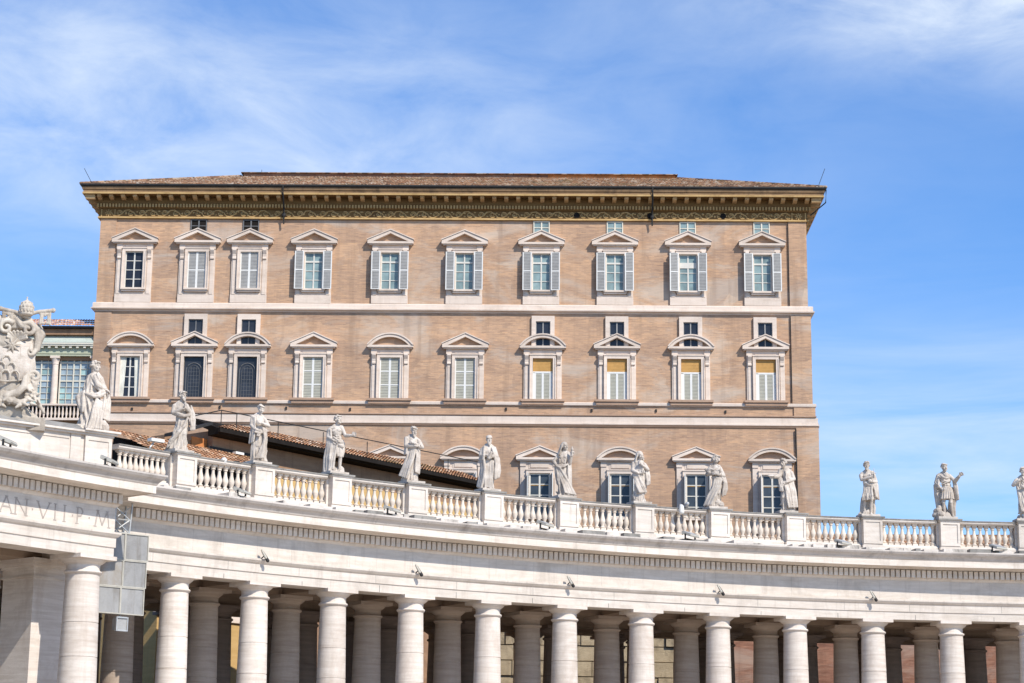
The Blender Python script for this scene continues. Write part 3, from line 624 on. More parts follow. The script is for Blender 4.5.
for sgn, xa in ((1, EX0), (-1, EX1)):              # hip ridge tiles
    b = MB()
    for j in range(40):
        d0, d1 = RUN * j / 40, RUN * (j + 1.1) / 40
        b.cap((xa + sgn * d0, EY0 + d0, EZ + d0 * TP + .06), (xa + sgn * d1, EY0 + d1, EZ + d1 * TP + .06), .12, .10, 6)
    P_(b, 'ridge_tile', 'tile')
for x0, dx, dz in ((EX0 + .85, -.75, 1.35), (EX1 - .6, .62, 1.65)):
    b = MB(); b.tube([(x0, EY0 + .5, EZ + .1), (x0 + dx, EY0 + .5, EZ + .1 + dz)], .022, 5); b.box(x0 - .15, x0 + .15, EY0 + .35, EY0 + .65, EZ, EZ + .28); P_(b, 'lightning_rod', 'dark')
b = MB(); b.tube([(EX0 + 12.9, EY0 + 12, hz), (EX0 + 12.9, EY0 + 12, hz + .9)], .02, 4); P_(b, 'lightning_rod', 'dark')
for x in (-21.4, 8.45):
    b = MB(); b.tube([(x, -1.48, 48.9 + Z0), (x, -1.44, 48.2 + Z0), (x, -.50, 47.3 + Z0), (x, -.34, 46.0 + Z0)], .07, 6)
    b.lathe([(.05, 0), (.16, .12), (.16, .3), (.08, .42)], 8, (x, -.34, 46.55 + Z0)); P_(b, 'drainpipe', 'dark')
b = MB(); b.tube([(UR + 1.5, -1.4, 48.8 + Z0), (UR + 1.45, -1.35, 47.75 + Z0), (UR + .3, -.5, 46.9 + Z0)], .05, 6); P_(b, 'drainpipe', 'dark')
b = MB(); b.tube([(19.42, -.12, 46.4 + Z0), (19.42, -.12, 39.5 + Z0)], .035, 5); b.tube([(19.47, -.15, 38.6 + Z0), (19.47, -.15, 31.6 + Z0)], .035, 5); b.tube([(19.7, -.2, 29.4 + Z0), (19.75, -.2, 18 + Z0)], .06, 5); b.tube([(17.6, -.12, 26.9 + Z0), (19.7, -.12, 26.9 + Z0)], .03, 5)
P_(b, 'drainpipe', 'dark')
b = MB()
for u, z in ((-33.0, 30.6), (-20.7, 30.75), (-15.6, 30.7), (-3.2, 30.8), (3.6, 30.75), (8.7, 30.75), (14.2, 30.7), (-26.0, 30.8)): b.box(u - .07, u + .07, -.12, -.02, z + Z0, z + .22 + Z0)
P_(b, 'wall_bracket', 'dark')

# window kit (all local to the window: x across, y outward negative, z from the foot of the opening)
def w_surround(h, ch, wo_, oh, deep=.26, drop=-.45):
    b = MB(); hw_ = oh
    for s in (-1, 1):
        X = lambda a, c: (min(s * a, s * c), max(s * a, s * c))
        b.box(*X(hw_, hw_ + .24), -deep, 0, 0, h); b.box(*X(hw_ + .18, hw_ + .25), -deep - .06, -deep, 0, h + .05)
        b.box(*X(hw_ + .241, wo_ - .02), -.14, 0, drop, ch - .42)
        b.box(*X(hw_ + .34, wo_ - .12), -.20, -.13, drop + .02, ch - 1.3)
        b.box(*X(hw_ + .26, wo_), -.20, 0, ch - .419, ch - .001)
    b.box(-hw_ - .24, hw_ + .24, -deep, 0, h, h + .24); b.box(-hw_ - .27, hw_ + .27, -deep - .05, 0, h + .241, h + .32)
    b.box(-hw_ - .26, hw_ + .26, -.12, 0, h + .321, ch - .001); b.box(-hw_ - .05, hw_ + .05, -.15, 0, h + .40, ch - .08)
    return b
def w_console(x, ch):
    b = MB(); w = .15
    b.prism_x([(-.14, ch - .42), (-.46, ch - .42), (-.47, ch - .55), (-.40, ch - .68), (-.30, ch - .85), (-.26, ch - 1.05), (-.30, ch - 1.15), (-.28, ch - 1.25), (-.14, ch - 1.28)], x - w, x + w); return b
def w_ped(kind, ch, half, apex, tymp):
    b = MB(); D = .45
    b.box(-half + .10, half - .10, -D + .10, 0, ch, ch + .09); b.box(-half, half, -D, 0, ch + .091, ch + .26)
    if kind == 'tri':
        ap = apex; z = ch + .262
        for s in (-1, 1):
            b.prism([(s * half, z), (s * half, z + .12), (0, ap), (0, ap - .26), (s * (half - .42), z)], -D, 0)
            b.prism([(s * (half + .05), z + .121), (s * (half + .05), z + .19), (0, ap + .085), (0, ap + .003)], -D - .07, 0)
        if tymp: b.prism([(-half + .45, z + .002), (half - .45, z + .002), (0, ap - .27)], -.10, 0, 1)
    else:
        z = ch + .262; rise = apex - z; R1 = (half * half + rise * rise) / (2 * rise); zc = apex - R1; a0 = math.asin(half / R1)
        n = 18
        for ro, ri, D_ in ((R1 - .08, R1 - .30, D), (R1 + .03, R1 - .079, D + .07)):
            outer, inner = [], []
            for i in range(n + 1):
                a = -a0 + 2 * a0 * i / n
                for r_, L in ((ro, outer), (ri, inner)):
                    L.append((r_ * math.sin(a), max(z, zc + r_ * math.cos(a))))
            for i in range(n): b.prism([outer[i], outer[i + 1], inner[i + 1], inner[i]], -D_, 0)
        if tymp: b.prism([(-half + .4, z + .002)] + [((R1 - .32) * math.sin(a), max(z + .003, zc + (R1 - .32) * math.cos(a))) for a in [-a0 * .9 + 1.8 * a0 * i / 12 for i in range(13)]] + [(half - .4, z + .002)], -.10, 0, 1)
    return b
def w_sash(oh, h, nc, nr, dbl_mid=True, y=-.04, bar=.055, z0=0.0, fr=.08):
    b = MB(); b.box(-oh, oh, y, -.002, z0, z0 + h, 0)
    for x0, x1 in ((-oh, -oh + fr), (oh - fr, oh)): b.box(x0, x1, y - .06, y, z0, z0 + h, 1)
    b.box(-oh + fr, oh - fr, y - .06, y, z0, z0 + fr, 1); b.box(-oh + fr, oh - fr, y - .06, y, z0 + h - fr, z0 + h, 1)
    for i in range(1, nc):
        x = -oh + 2 * oh * i / nc; w = bar * (1.5 if dbl_mid and nc == 2 else 1); b.box(x - w / 2 - .015, x + w / 2 + .015, y - .05, y, z0 + fr, z0 + h - fr, 1)
    for j in range(1, nr):
        z = z0 + h * j / nr; b.box(-oh + fr, oh - fr, y - .045, y, z - bar / 2, z + bar / 2, 1)
    return b
def w_shutter(w, h, panels=2, ns=11):
    b = MB(); f = .085
    b.box(-w / 2, -w / 2 + f, -.05, 0, 0, h, 0); b.box(w / 2 - f, w / 2, -.05, 0, 0, h, 0)
    ph = h / panels
    for p in range(panels + 1):
        z = p * ph; a, c = max(0, z - f / 2), min(h, z + f / 2)
        b.box(-w / 2 + f, w / 2 - f, -.05, 0, a, c, 0)
    for p in range(panels):
        za, zb = p * ph + f * .6, (p + 1) * ph - f * .6
        for i in range(ns):
            z = za + (zb - za) * (i + .5) / ns; d = (zb - za) / ns
            b.add([(-w / 2 + f, -.045, z - d * .62), (w / 2 - f, -.045, z - d * .62), (w / 2 - f, -.005, z + d * .62), (-w / 2 + f, -.005, z + d * .62),
                   (-w / 2 + f, -.033, z - d * .68), (w / 2 - f, -.033, z - d * .68), (w / 2 - f, .004, z + d * .56), (-w / 2 + f, .004, z + d * .56)],
                  [(0, 1, 2, 3), (7, 6, 5, 4), (0, 4, 5, 1), (1, 5, 6, 2), (2, 6, 7, 3), (3, 7, 4, 0)], 1)
    return b
def part(name, me, parent, loc=None, rz=None): return obj(name, me, parent, loc, rz)
# row 1
OH1, H1 = .73, 3.05
S1 = w_surround(H1, 3.70, 1.47, OH1, .30, -.50)
S1.box(-1.47, 1.47, -.17, 0, -1.16, -.501); S1.box(-OH1 - .3, OH1 + .3, -.10, 0, -.5, -.30)
S1m = S1.mesh('window', 'trim'); C1m = [w_console(s * 1.22, 3.70).mesh('console', 'trim') for s in (-1, 1)]
P1m = w_ped('tri', 3.70, 1.86, 4.90, True).mesh('pediment', ['trim', 'brick'])
b = MB(); b.box(-.98, .98, -.40, 0, -.14, -.002); b.box(-.92, .92, -.30, 0, -.28, -.141); SI1 = b.mesh('sill', 'trim')
b = w_sash(OH1, H1, 2, 4); G1dark = b.mesh('sash', ['glass_dark', 'sash_paint'])
b = w_sash(OH1, H1, 2, 4); b.box(-OH1 + .08, OH1 - .08, -.10, -.05, H1 * .75 - .07, H1 * .75 + .07, 1); G1teal = b.mesh('sash', ['glass_teal', 'sash_paint'])
b = w_sash(OH1, H1, 2, 4); b.box(-OH1 + .08, OH1 - .08, -.10, -.05, H1 * .63, H1 * .78, 1); G1bar = b.mesh('sash', ['glass_teal', 'sash_paint'])
SH1 = w_shutter(.72, 3.15, 2, 12).mesh('shutter', ['white', 'louver'])
SH1c = w_shutter(OH1, 3.05, 2, 12).mesh('shutter', ['white', 'louver'])
U1 = (-33.42, -28.33, -24.08, -18.87, -12.69, -6.69, -.49, 5.45, 11.33, 17.30); ZR1 = 40.62 + Z0
rr = random.Random(11)
for i, u in enumerate(U1):
    w = part('window', S1m, palace, (u, 0, ZR1))
    for cm in C1m: part('console', cm, w)
    part('pediment', P1m, w); part('sill', SI1, w)
    if i == 0: part('sash', G1dark, w)
    elif i in (1, 2):
        part('sash', G1dark, w)
        for s in (-1, 1): part('shutter', SH1c, w, (s * OH1 / 2, -.13, 0))
    else:
        part('sash', G1bar if i == 8 else G1teal, w)
        for s in (-1, 1): part('shutter', SH1, w, (s * 1.14, -.46 + rr.uniform(-.02, .02), -.05), s * rr.uniform(-.10, .10))
# small attic windows under the frieze
b = w_sash(.66, 1.1, 2, 2, y=-.03); A_dark = b.mesh('attic_window', ['black', 'lead']); A_teal = b.mesh('attic_window', ['glass_teal', 'cream'])
for i in (1, 2, 6, 7, 8, 9): part('attic_window', A_dark if i in (1, 2) else A_teal, palace, (U1[i], -.005, 45.33 + Z0))
# row 2
OH2, H2 = .80, 3.32; ZR2 = 31.68 + Z0
S2 = w_surround(H2, 4.05, 1.53, OH2, .32, 0.0)
S2m = S2.mesh('window', 'trim'); C2m = [w_console(s * 1.28, 4.05).mesh('console', 'trim') for s in (-1, 1)]
P2 = {(k, t): w_ped(k, 4.05, 1.85, 5.28, t).mesh('pediment', ['trim', 'brick']) for k in ('tri', 'arc') for t in (True, False)}
b = MB(); b.box(-1.75, 1.75, -.36, 0, -.18, -.002); b.box(-1.66, 1.66, -.26, 0, -.42, -.181); SI2 = b.mesh('sill', 'trim_warm'); SI2b = b.mesh('sill', 'trim')
b = w_sash(OH2, H2, 2, 4); G2glass = b.mesh('sash', ['glass_dark', 'sash_paint'])
b = MB()                                           # arched leaded light
b.box(-OH2, OH2, -.03, -.002, 0, H2, 0)
arcp = [(-.62 , 0), (-.62, 2.2)] + [(-.62 * math.cos(a), 2.2 + .62 * math.sin(a)) for a in [math.pi * i / 14 for i in range(1, 14)]] + [(.62, 2.2), (.62, 0)]
b.tube([(x, -.05, z) for x, z in arcp], .035, 5, 1)
arcq = [(x * .72, z * .93) for x, z in arcp]; b.tube([(x, -.05, z) for x, z in arcq], .018, 4, 1)
for i in range(1, 9): b.box(-.44, .44, -.045, -.03, i * .3 - .01, i * .3 + .01, 1)
for x in (-.22, 0, .22): b.box(x - .01, x + .01, -.046, -.031, 0, 2.5, 1)
G2lead = b.mesh('sash', ['glass_leaded', 'lead'])
SH2c = w_shutter(OH2, H2, 3, 8).mesh('shutter', ['white', 'louver_warm'])
SH2s = w_shutter(.62, 2.15, 1, 18).mesh('shutter', ['white', 'louver_warm'])
b = MB()
for s in (-1, 1):
    for i in range(5):
        x = s * (.70 - i * .085 - .0); b.cap((x, -.06, 3.2), (x + s * .05 * (1.2 if i < 3 else .6) + (s * .10 if i > 2 else 0), -.06, .1), .045, .05, 6)
CUR = b.mesh('curtain', 'curtain')
b = MB(); b.box(-OH2 + .02, OH2 - .02, -.10, -.06, 0, 1.08)
for i in range(9): b.box(-OH2 + .03, OH2 - .03, -.112, -.10, i * .12, i * .12 + .07)
BL = b.mesh('blind', 'amber')
b = MB()
for s in (-1, 1): b.box(min(s * .62, s * .80), max(s * .62, s * .80), -.13, -.05, 0, 2.2)
b.box(-.8, .8, -.13, -.05, 2.15, 2.27); SUBF = b.mesh('shutter_frame', 'white')
U2 = (-33.32, -28.20, -23.93, -18.65, -12.51, -6.51, -.31, 5.60, 11.49, 17.43)
K2 = ('arc', 'tri', 'arc', 'tri', 'arc', 'tri', 'arc', 'tri', 'arc', 'tri')
b = w_sash(.58, 2.05, 2, 2, y=-.03, bar=.04, fr=.05)
for s in (-1, 1): b.box(min(s * .581, s * .92), max(s * .581, s * .92), -.20, 0, 0, 2.5, 2)
b.box(-.581, .581, -.20, 0, 2.06, 2.5, 2)
MEZ = b.mesh('mezzanine_window', ['glass_dark', 'louver', 'trim']); MEZd = b.mesh('mezzanine_window', ['glass_leaded', 'lead', 'trim'])
for i, u in enumerate(U2):
    dz = .06 * (i / 9 - .5)
    w = part('window', S2m, palace, (u, -.03, ZR2 + dz))
    mez = i in (1, 2, 6, 7, 8, 9)
    for cm in C2m: part('console', cm, w)
    part('pediment', P2[(K2[i], not mez)], w); part('sill', SI2, w)
    if i == 0: part('sash', G2glass, w); part('curtain', CUR, w)
    elif i in (1, 2): part('sash', G2lead, w)
    elif i in (3, 4, 5):
        for s in (-1, 1): part('shutter', SH2c, w, (s * OH2 / 2, -.10, 0))
    else:
        part('blind', BL, w, (0, 0, 2.24)); part('shutter_frame', SUBF, w)
        for s in (-1, 1): part('shutter', SH2s, w, (s * .31, -.07, 0))
    if mez: part('mezzanine_window', MEZd if i < 3 else MEZ, palace, (u, -.032, 36.0 + Z0))
# row 3
OH3, H3 = .82, 3.45; ZR3 = 22.3 + Z0
S3 = w_surround(H3, 4.42, 1.55, OH3, .26, -1.2); S3.box(-.72, .72, -.20, -.12, H3 + .46, 4.28); S3m = S3.mesh('window', 'trim')
P3 = {k: w_ped(k, 4.42, 1.87, 5.55, True).mesh('pediment', ['trim', 'trim_warm']) for k in ('tri', 'arc')}
b = MB(); b.box(-1.1, 1.1, -.40, 0, -.2, -.002); SI3 = b.mesh('sill', 'trim')
b = w_sash(OH3, H3, 2, 4, bar=.07, fr=.11); b.box(-OH3 + .11, OH3 - .11, -.055, -.041, H3 * .75 - .10, H3 * .75 + .02, 2); G3 = b.mesh('sash', ['glass_blue', 'sash_paint', 'amber'])
SH3 = w_shutter(.80, 3.4, 2, 12).mesh('shutter', ['white', 'louver'])
U3 = (-12.3, -6.50, -.5, 5.85, 11.81, 17.78); K3 = ('tri', 'arc', 'tri', 'arc', 'tri', 'arc')
for i, u in enumerate(U3):
    w = part('window', S3m, palace, (u, -.06, ZR3))
    part('pediment', P3[K3[i]], w); part('sill', SI3, w); part('sash', G3, w)
    for s in (-1, 1): part('shutter', SH3, w, (s * (OH3 + .12) , -.66 if s < 0 else -.62, 0), R_(84 if s < 0 else 97))

# ------------------------------------------------------------------ glazed loggia building beyond the palace's left corner
lg = empty('loggia_building', (2.79, 160.15, .13), PROT, label='pale green building with glazed arcade and tiled roof behind the palace corner', cat='building'); lg.scale = (.915, .915, .915)
def L_(b, name, mats, **kw): return b.build(name, mats, lg, **kw)
LX0, LX1 = -58.0, -39.76
b = MB(); b.box(LX0, LX1, .25, 12, -1.2, 33.0 + Z0); b.box(LX0, LX1, .25, 12, 38.0 + Z0, 40.2 + Z0); b.box(LX0, LX1, 1.2, 12, 33.0 + Z0, 38.1 + Z0); L_(b, 'wall', 'brown_wall')
b = MB(); b.box(LX0, LX1, 0, .3, 38.37 + Z0, 39.15 + Z0); b.box(LX0, LX1, -.08, .3, 38.5 + Z0, 38.56 + Z0); b.box(LX0, LX1, -.08, .3, 38.30 + Z0, 38.42 + Z0); L_(b, 'frieze', 'green_wall')
b = MB(); b.box(LX0, LX1, -.34, .3, 39.16 + Z0, 39.30 + Z0); b.box(LX0, LX1, -.40, .3, 39.301 + Z0, 39.42 + Z0); L_(b, 'cornice', 'cream')
b = MB(); x = LX0
while x < LX1: b.box(x, x + .22, -.28, 0, 38.98 + Z0, 39.158 + Z0); x += .62
L_(b, 'dentil_band', 'cream')
b = MB(); b.prism_x([(-.40, 39.421 + Z0), (-.40, 39.5 + Z0), (.24, 40.18 + Z0), (.24, 39.421 + Z0)], LX0, LX1); L_(b, 'awning', 'copper')
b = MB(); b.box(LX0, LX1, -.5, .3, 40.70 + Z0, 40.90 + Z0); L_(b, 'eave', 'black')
b = MB(); b.box(LX0, LX1, -.2, .35, 40.181 + Z0, 40.72 + Z0); L_(b, 'parapet', 'brown_wall')
b = MB(); nx = 300; pts = []
for j in range(3):
    d = j * 1.0
    vs = [(LX0 + (LX1 - LX0) * i / nx, -.55 + d, 40.87 + Z0 + d * .42 + .09 * abs(math.sin(math.pi * i / 4)) + .05) for i in range(nx + 1)] + [(LX0 + (LX1 - LX0) * i / nx, -.55 + d + 1.0, 40.87 + Z0 + (d + 1) * .42 + .09 * abs(math.sin(math.pi * i / 4))) for i in range(nx + 1)]
    b.add(vs, [(i, i + 1, nx + 2 + i, nx + 1 + i) for i in range(nx)])
L_(b, 'roof', 'tile_bright', fix=False)
b = MB(); b.box(LX0, LX1, 1.0, 1.19, 34.0 + Z0, 38.3 + Z0); L_(b, 'backing', 'glass_loggia')
for c0 in (-46.4, -42.95, -39.5):                   # three glazed bays, each between columns
    g_ = MB(); a, c = c0 - 3.2 if c0 < -46 else c0 - 3.2, c0 - .25
    rr = random.Random(int(c0 * 10))
    n = 5
    for i in range(n):
        for j in range(8):
            xa, xb = a + (c - a) * i / n, a + (c - a) * (i + 1) / n; za, zb = 34.0 + 4.32 * j / 8, 34.0 + 4.32 * (j + 1) / 8
            g_.box(xa + .02, xb - .02, .52, .60, za + Z0 + .02, zb + Z0 - .02, 2 if (j < 3 and rr.random() < .7) or rr.random() < .08 else 0)
    for i in range(n + 1):
        x = a + (c - a) * i / n; wd = .055 if i in (0, 2, 3, n) else .02; g_.box(x - wd, x + wd, .42, .62, 34.0 + Z0, 38.3 + Z0, 1)
    for j in range(9): z = 34.0 + 4.32 * j / 8; wd = .06 if j in (0, 4, 7, 8) else .018; g_.box(a, c, .44, .61, z - wd + Z0, z + wd + Z0, 1)
    L_(g_, 'glazing', ['glass_loggia', 'cream', 'glass_loggia_teal'])
for x in (-46.6, -43.11, -39.6):
    b = MB(); b.lathe([(.34, 33.95), (.34, 34.1), (.29, 34.15), (.29, 36), (.255, 37.5), (.25, 37.55), (.29, 37.6), (.27, 37.7), (.36, 38.0), (.40, 38.1)], 14, (x, .25, Z0)); b.box(x - .42, x + .42, -.15, .6, 38.101 + Z0, 38.30 + Z0); L_(b, 'column', 'trim')
b = MB(); b.box(LX0, LX1, -.25, .15, 33.85 + Z0, 34.0 + Z0); b.box(LX0, LX1, -.25, .24, 32.55 + Z0, 32.75 + Z0); x = LX0
while x < LX1: b.lathe([(.08, 32.75), (.06, 32.9), (.12, 33.15), (.06, 33.5), (.09, 33.84)], 7, (x, -.05, Z0)); x += .33
b.box(LX0, LX1, .16, .24, 32.751 + Z0, 33.849 + Z0, 1)
L_(b, 'parapet_balustrade', ['trim', 'black'])

# ------------------------------------------------------------------ long tiled gallery between colonnade and palace
GA = Vector((-17.95, 121.59, 0)); gd = Vector((-2.82 + 16.29, 141.03 - 123.72, 0)).normalized()
gal = empty('gallery_building', GA, math.atan2(gd.y, gd.x), label='long brown gallery with tiled lean-to roof and dark eave behind the balustrade', cat='building')
GL = 26.0                                           # local x along the wall, local -y towards the square
b = MB(); b.box(0, GL, 0, 5.6, 0, 22.0 + Z0); P2_ = b.build('wall', 'brown_wall', gal)  # the brown tone paints the eave's shadow on the upper wall
b = MB(); b.box(.3, GL, -.06, -.0, 19.0 + Z0, 20.3 + Z0); b.box(.3, GL, -.15, 0, 14 + Z0, 19.0 + Z0); b.build('plinth', 'ochre_wall', gal)  # ochre facing paints the sunlit part of the wall below the eave's shadow
b = MB()
vs = []; n = int(GL / .07)
for j in range(6):
    d = j * .42
    row = [(max(GL * i / n - .6, d * 1.6 - .6), -1.0 + d, 21.97 + Z0 + d * .40 + .08 * abs(math.sin(math.pi * i / 4)) + .06) for i in range(n + 1)] + [(max(GL * i / n - .6, (d + .42) * 1.6 - .6), -1.0 + d + .43, 21.97 + Z0 + (d + .43) * .40 + .08 * abs(math.sin(math.pi * i / 4))) for i in range(n + 1)]
    b.add(row, [(i, i + 1, n + 2 + i, n + 1 + i) for i in range(n)])
b.build('roof', 'tile_bright', gal, fix=False)
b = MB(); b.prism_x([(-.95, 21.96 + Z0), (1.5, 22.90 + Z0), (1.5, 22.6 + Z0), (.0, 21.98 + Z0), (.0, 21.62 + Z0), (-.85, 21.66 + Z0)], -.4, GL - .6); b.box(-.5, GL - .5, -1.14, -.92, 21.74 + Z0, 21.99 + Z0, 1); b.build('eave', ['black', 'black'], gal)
b = MB(); b.box(-3.4, 0, .5, 5.6, 0, 21.3 + Z0); b.build('end_wall', 'brown_wall', gal)
b = MB(); b.box(-1.3, -.05, .42, .499, 20.6 + Z0, 21.5 + Z0); b.build('plaster_patch', 'orange_patch', gal)
b = MB(); b.prism([(-3.8, 21.25 + Z0), (-.62, 22.35 + Z0), (-.62, 22.2 + Z0), (-3.8, 21.05 + Z0)], -.6, .1); b.build('roof_verge', 'dark', gal)
b = MB(); zr = 23.25
def rp(x): return (x, -.35, 22.3 + Z0), (x, -.35, zr + Z0)
for x in (0.3, 1.6, 5.2, 9.3, 13.5, 17.6, 21.8, 25.0): b.tube(rp(x), .03, 5)
b.tube([(0.3, -.35, zr + Z0), (25, -.35, zr + .25 + Z0)], .035, 5); b.tube([(-3.2, -.2, 22.15 + Z0), (.3, -.35, zr + Z0)], .035, 5)
b.build('railing', 'dark', gal)
# low tiled shed roof in front of it
sh = empty('shed_roof_building', GA, math.atan2(gd.y, gd.x), label='low terracotta tiled shed roof in front of the brown gallery', cat='building')
b = MB(); SX0, SX1 = -8.2, 3.3; n = int((SX1 - SX0) / .07); zt = 20.85
for j in range(12):
    d = j * .42
    row = [(SX0 + (SX1 - SX0) * i / n, -d, zt + Z0 - d * .42 + .08 * abs(math.sin(math.pi * i / 4)) - .02 * i / n * 3) for i in range(n + 1)] + [(SX0 + (SX1 - SX0) * i / n, -d - .43, zt + Z0 - (d + .43) * .42 + .08 * abs(math.sin(math.pi * i / 4)) + .05 - .02 * i / n * 3) for i in range(n + 1)]
    b.add(row, [(i, n + 1 + i, n + 2 + i, i + 1) for i in range(n)])
b.build('roof', 'tile_bright', sh, fix=False)
b = MB(); b.box(SX0 + .3, SX1 - 2.6, -4.5, -.16, 13.0 + Z0, 18.6 + Z0); b.prism_x([(-4.5, 18.601 + Z0), (-.16, 18.601 + Z0), (-.16, 20.45 + Z0)], SX0 + .3, SX1 - 2.6); b.build('shade_wall', 'black', sh)  # black wall paints the deep shade between the left balusters
b = MB(); b.box(SX0 + .3, SX1 - .3, -4.52, -.003, 0, 12.999 + Z0); b.build('wall', 'ochre_wall', sh)
b = MB(); b.box(SX0, SX1, -4.65, -4.521, 10.1 + Z0, 10.9 + Z0); b.build('string_course', 'trim', sh)
b = MB(); b.box(-.4, SX1, -.12, -.004, zt - .02 + Z0, zt + .16 + Z0); b.build('flashing', 'dark', sh)
b = MB(); b.box(1.5, 2.2, -.5, -.2, zt - .1 + Z0, zt + .05 + Z0); b.build('skylight', 'white', sh)

# ------------------------------------------------------------------ what shows through the colonnade
def far_at(px, y):                                 # lateral position at world depth y for a direction
    return (px - 512) / FPX * y * 1.02
tw = empty('stone_wall', (far_at(597, 135), 135, 0), R_(4), label='rough tan stone block wall seen between the middle columns', cat='wall')
b = MB(); rr = random.Random(5); z = 0; wl = 6.7
while z < 13.6:
    hgt = rr.uniform(.75, 1.15); x = -wl + rr.uniform(-.4, 0)
    while x < wl:
        ww = rr.uniform(1.0, 2.2); dy = rr.uniform(-.16, .10)
        b.box(x + .03, x + ww - .03, dy, 1.2, z + .035, z + hgt - .035); x += ww
    z += hgt
b.box(-wl, wl, .16, 1.3, 0, z - .05); b.build('masonry', 'tufa', tw)
for (pxa, pxb, y, h_, nm, lab, mt) in ((712, 1060, 141, 14.6, 'brick_house', 'reddish brick house seen between the columns at right', 'brick_red'),):
    xa, xb = far_at(pxa, y), far_at(pxb, y); hs = empty(nm, ((xa + xb) / 2, y, 0), R_(2), label=lab, cat='house'); L = (xb - xa) / 2
    b = MB(); b.box(-L, L, 0, 6, 0, h_); b.build('wall', mt, hs)
    b = MB(); b.prism_x([(-.5, h_ + .003), (6.4, h_ + .003), (3, h_ + 1.3)], -L - .3, L + .3); b.build('roof', 'tile', hs)
    for i in range(9):
        x = -L + (i + .5) * 2 * L / 9
        b = MB(); b.box(x - .55, x + .55, -.06, 0, 7.6, 9.6); f_ = b.build('window', 'glass_blue', hs)
        b = MB(); b.box(x - .72, x - .56, -.1, 0, 7.4, 9.8); b.box(x + .56, x + .72, -.1, 0, 7.4, 9.8); b.box(x - .56, x + .56, -.1, 0, 9.61, 9.8); b.box(x - .8, x + .8, -.15, 0, 7.2, 7.39); b.build('frame', 'trim', f_)
yh = empty('ochre_house', (far_at(200, 128), 128, 0), R_(-8), label='ochre plastered house seen between the columns at left', cat='house')
b = MB(); b.box(-8, 2, 0, 6, 0, 13.6); b.build('wall', 'ochre_wall', yh)
b = MB(); b.box(-8, 2, -.05, 0, 10.4, 11.1); b.box(-8, 2, -.3, 0, 13.3, 13.599); b.build('string_course', 'trim', yh)
b = MB(); b.prism_x([(-.5, 13.601), (6.5, 13.601), (3, 15)], -8.3, 2.3); b.build('roof', 'tile', yh)
for i in range(3):
    x = -6.6 + i * 3.4; b = MB(); b.box(x - .5, x + .5, -.06, 0, 7.0, 9.2); f_ = b.build('window', 'glass_dark', yh)
    b = MB(); b.box(x - .7, x - .51, -.1, 0, 6.9, 9.4); b.box(x + .51, x + .7, -.1, 0, 6.9, 9.4); b.box(x - .51, x + .51, -.1, 0, 9.21, 9.4); b.build('frame', 'trim', f_)
# low terracotta roofs that show through the balusters on the right
lr = empty('far_house', (42, 172, 0), R_(-3), label='distant low house with terracotta roof seen through the balusters at far right', cat='house')
b = MB(); b.box(-17, 30, 0, 9, 0, 21.7 + Z0); b.build('wall', 'ochre_wall', lr)
b = MB(); b.prism_x([(-.6, 21.703 + Z0), (9.5, 21.703 + Z0), (4.5, 23.5 + Z0)], -17.5, 30.5); b.build('roof', 'tile', lr)

# ------------------------------------------------------------------ loudspeakers, lamps and cameras
sp = empty('loudspeaker_array', (-16.27, 86.3, -.42), R_(40), label='stack of six grey loudspeaker boxes in a white steel frame beside the portico', cat='loudspeakers')
for r in range(3):
    for c in range(2):
        cx_ = (c - .5) * 1.12 + -r * .05; cz = 11.02 - r * 1.14 + Z0
        b = MB()
        b.box(-.50, .50, -.02, .80, -.51, .51, 0); b.box(-.535, .535, -.06, -.051, -.535, .535, 0)
        o = b.build('speaker_box', 'rust' if (r, c) == (1, 0) else 'box_grey', sp); o.location = (cx_, 0, cz)
        b = MB()
        for x in (-.545, .545): b.box(x - .022, x + .022, -.10, .1, -.567, .567)
        for z in (-.545, .545): b.box(-.523, .523, -.10, .1, z - .022, z + .022)
        obj('frame', b.mesh('frame', 'flood'), o)
b = MB()
for x in (-.55, .2):
    for y in (.0, .5): b.tube([(x, y, 11.6 + Z0), (x + .1, y, 13.1 + Z0)], .04, 5)
for a in (0, 1):
    z = 11.6 + .55 * a + Z0; b.tube([(-.55, 0, z), (.2, 0, z + .55)], .03, 5); b.tube([(.2, 0, z), (-.55, 0, z + .55)], .03, 5); b.tube([(-.55, 0, z), (.2, 0, z)], .03, 5)
b.tube([(-.2, .5, 12.3 + Z0), (-.2, 2.2, 12.3 + Z0)], .05, 5)
b.build('lattice_bracket', 'steel', sp)
ss = empty('small_loudspeaker', (-16.2, 86.25, 0), R_(40), label='single small grey loudspeaker box hanging under the large stack', cat='loudspeaker')
b = MB(); b.box(-.25, .25, 0, .35, 7.1 + Z0, 7.6 + Z0); b.build('speaker_box', 'box_grey', ss)
b = MB()
for x in (-.255, .255): b.box(x - .02, x + .02, -.05, .1, 7.05 + Z0, 7.65 + Z0)
for z in (7.08, 7.62): b.box(-.225, .225, -.05, .1, z - .03 + Z0, z + .03 + Z0)
b.tube([(0, .2, 7.6 + Z0), (0, .2, 8.25 + Z0)], .03, 5); b.build('frame', 'steel', ss)
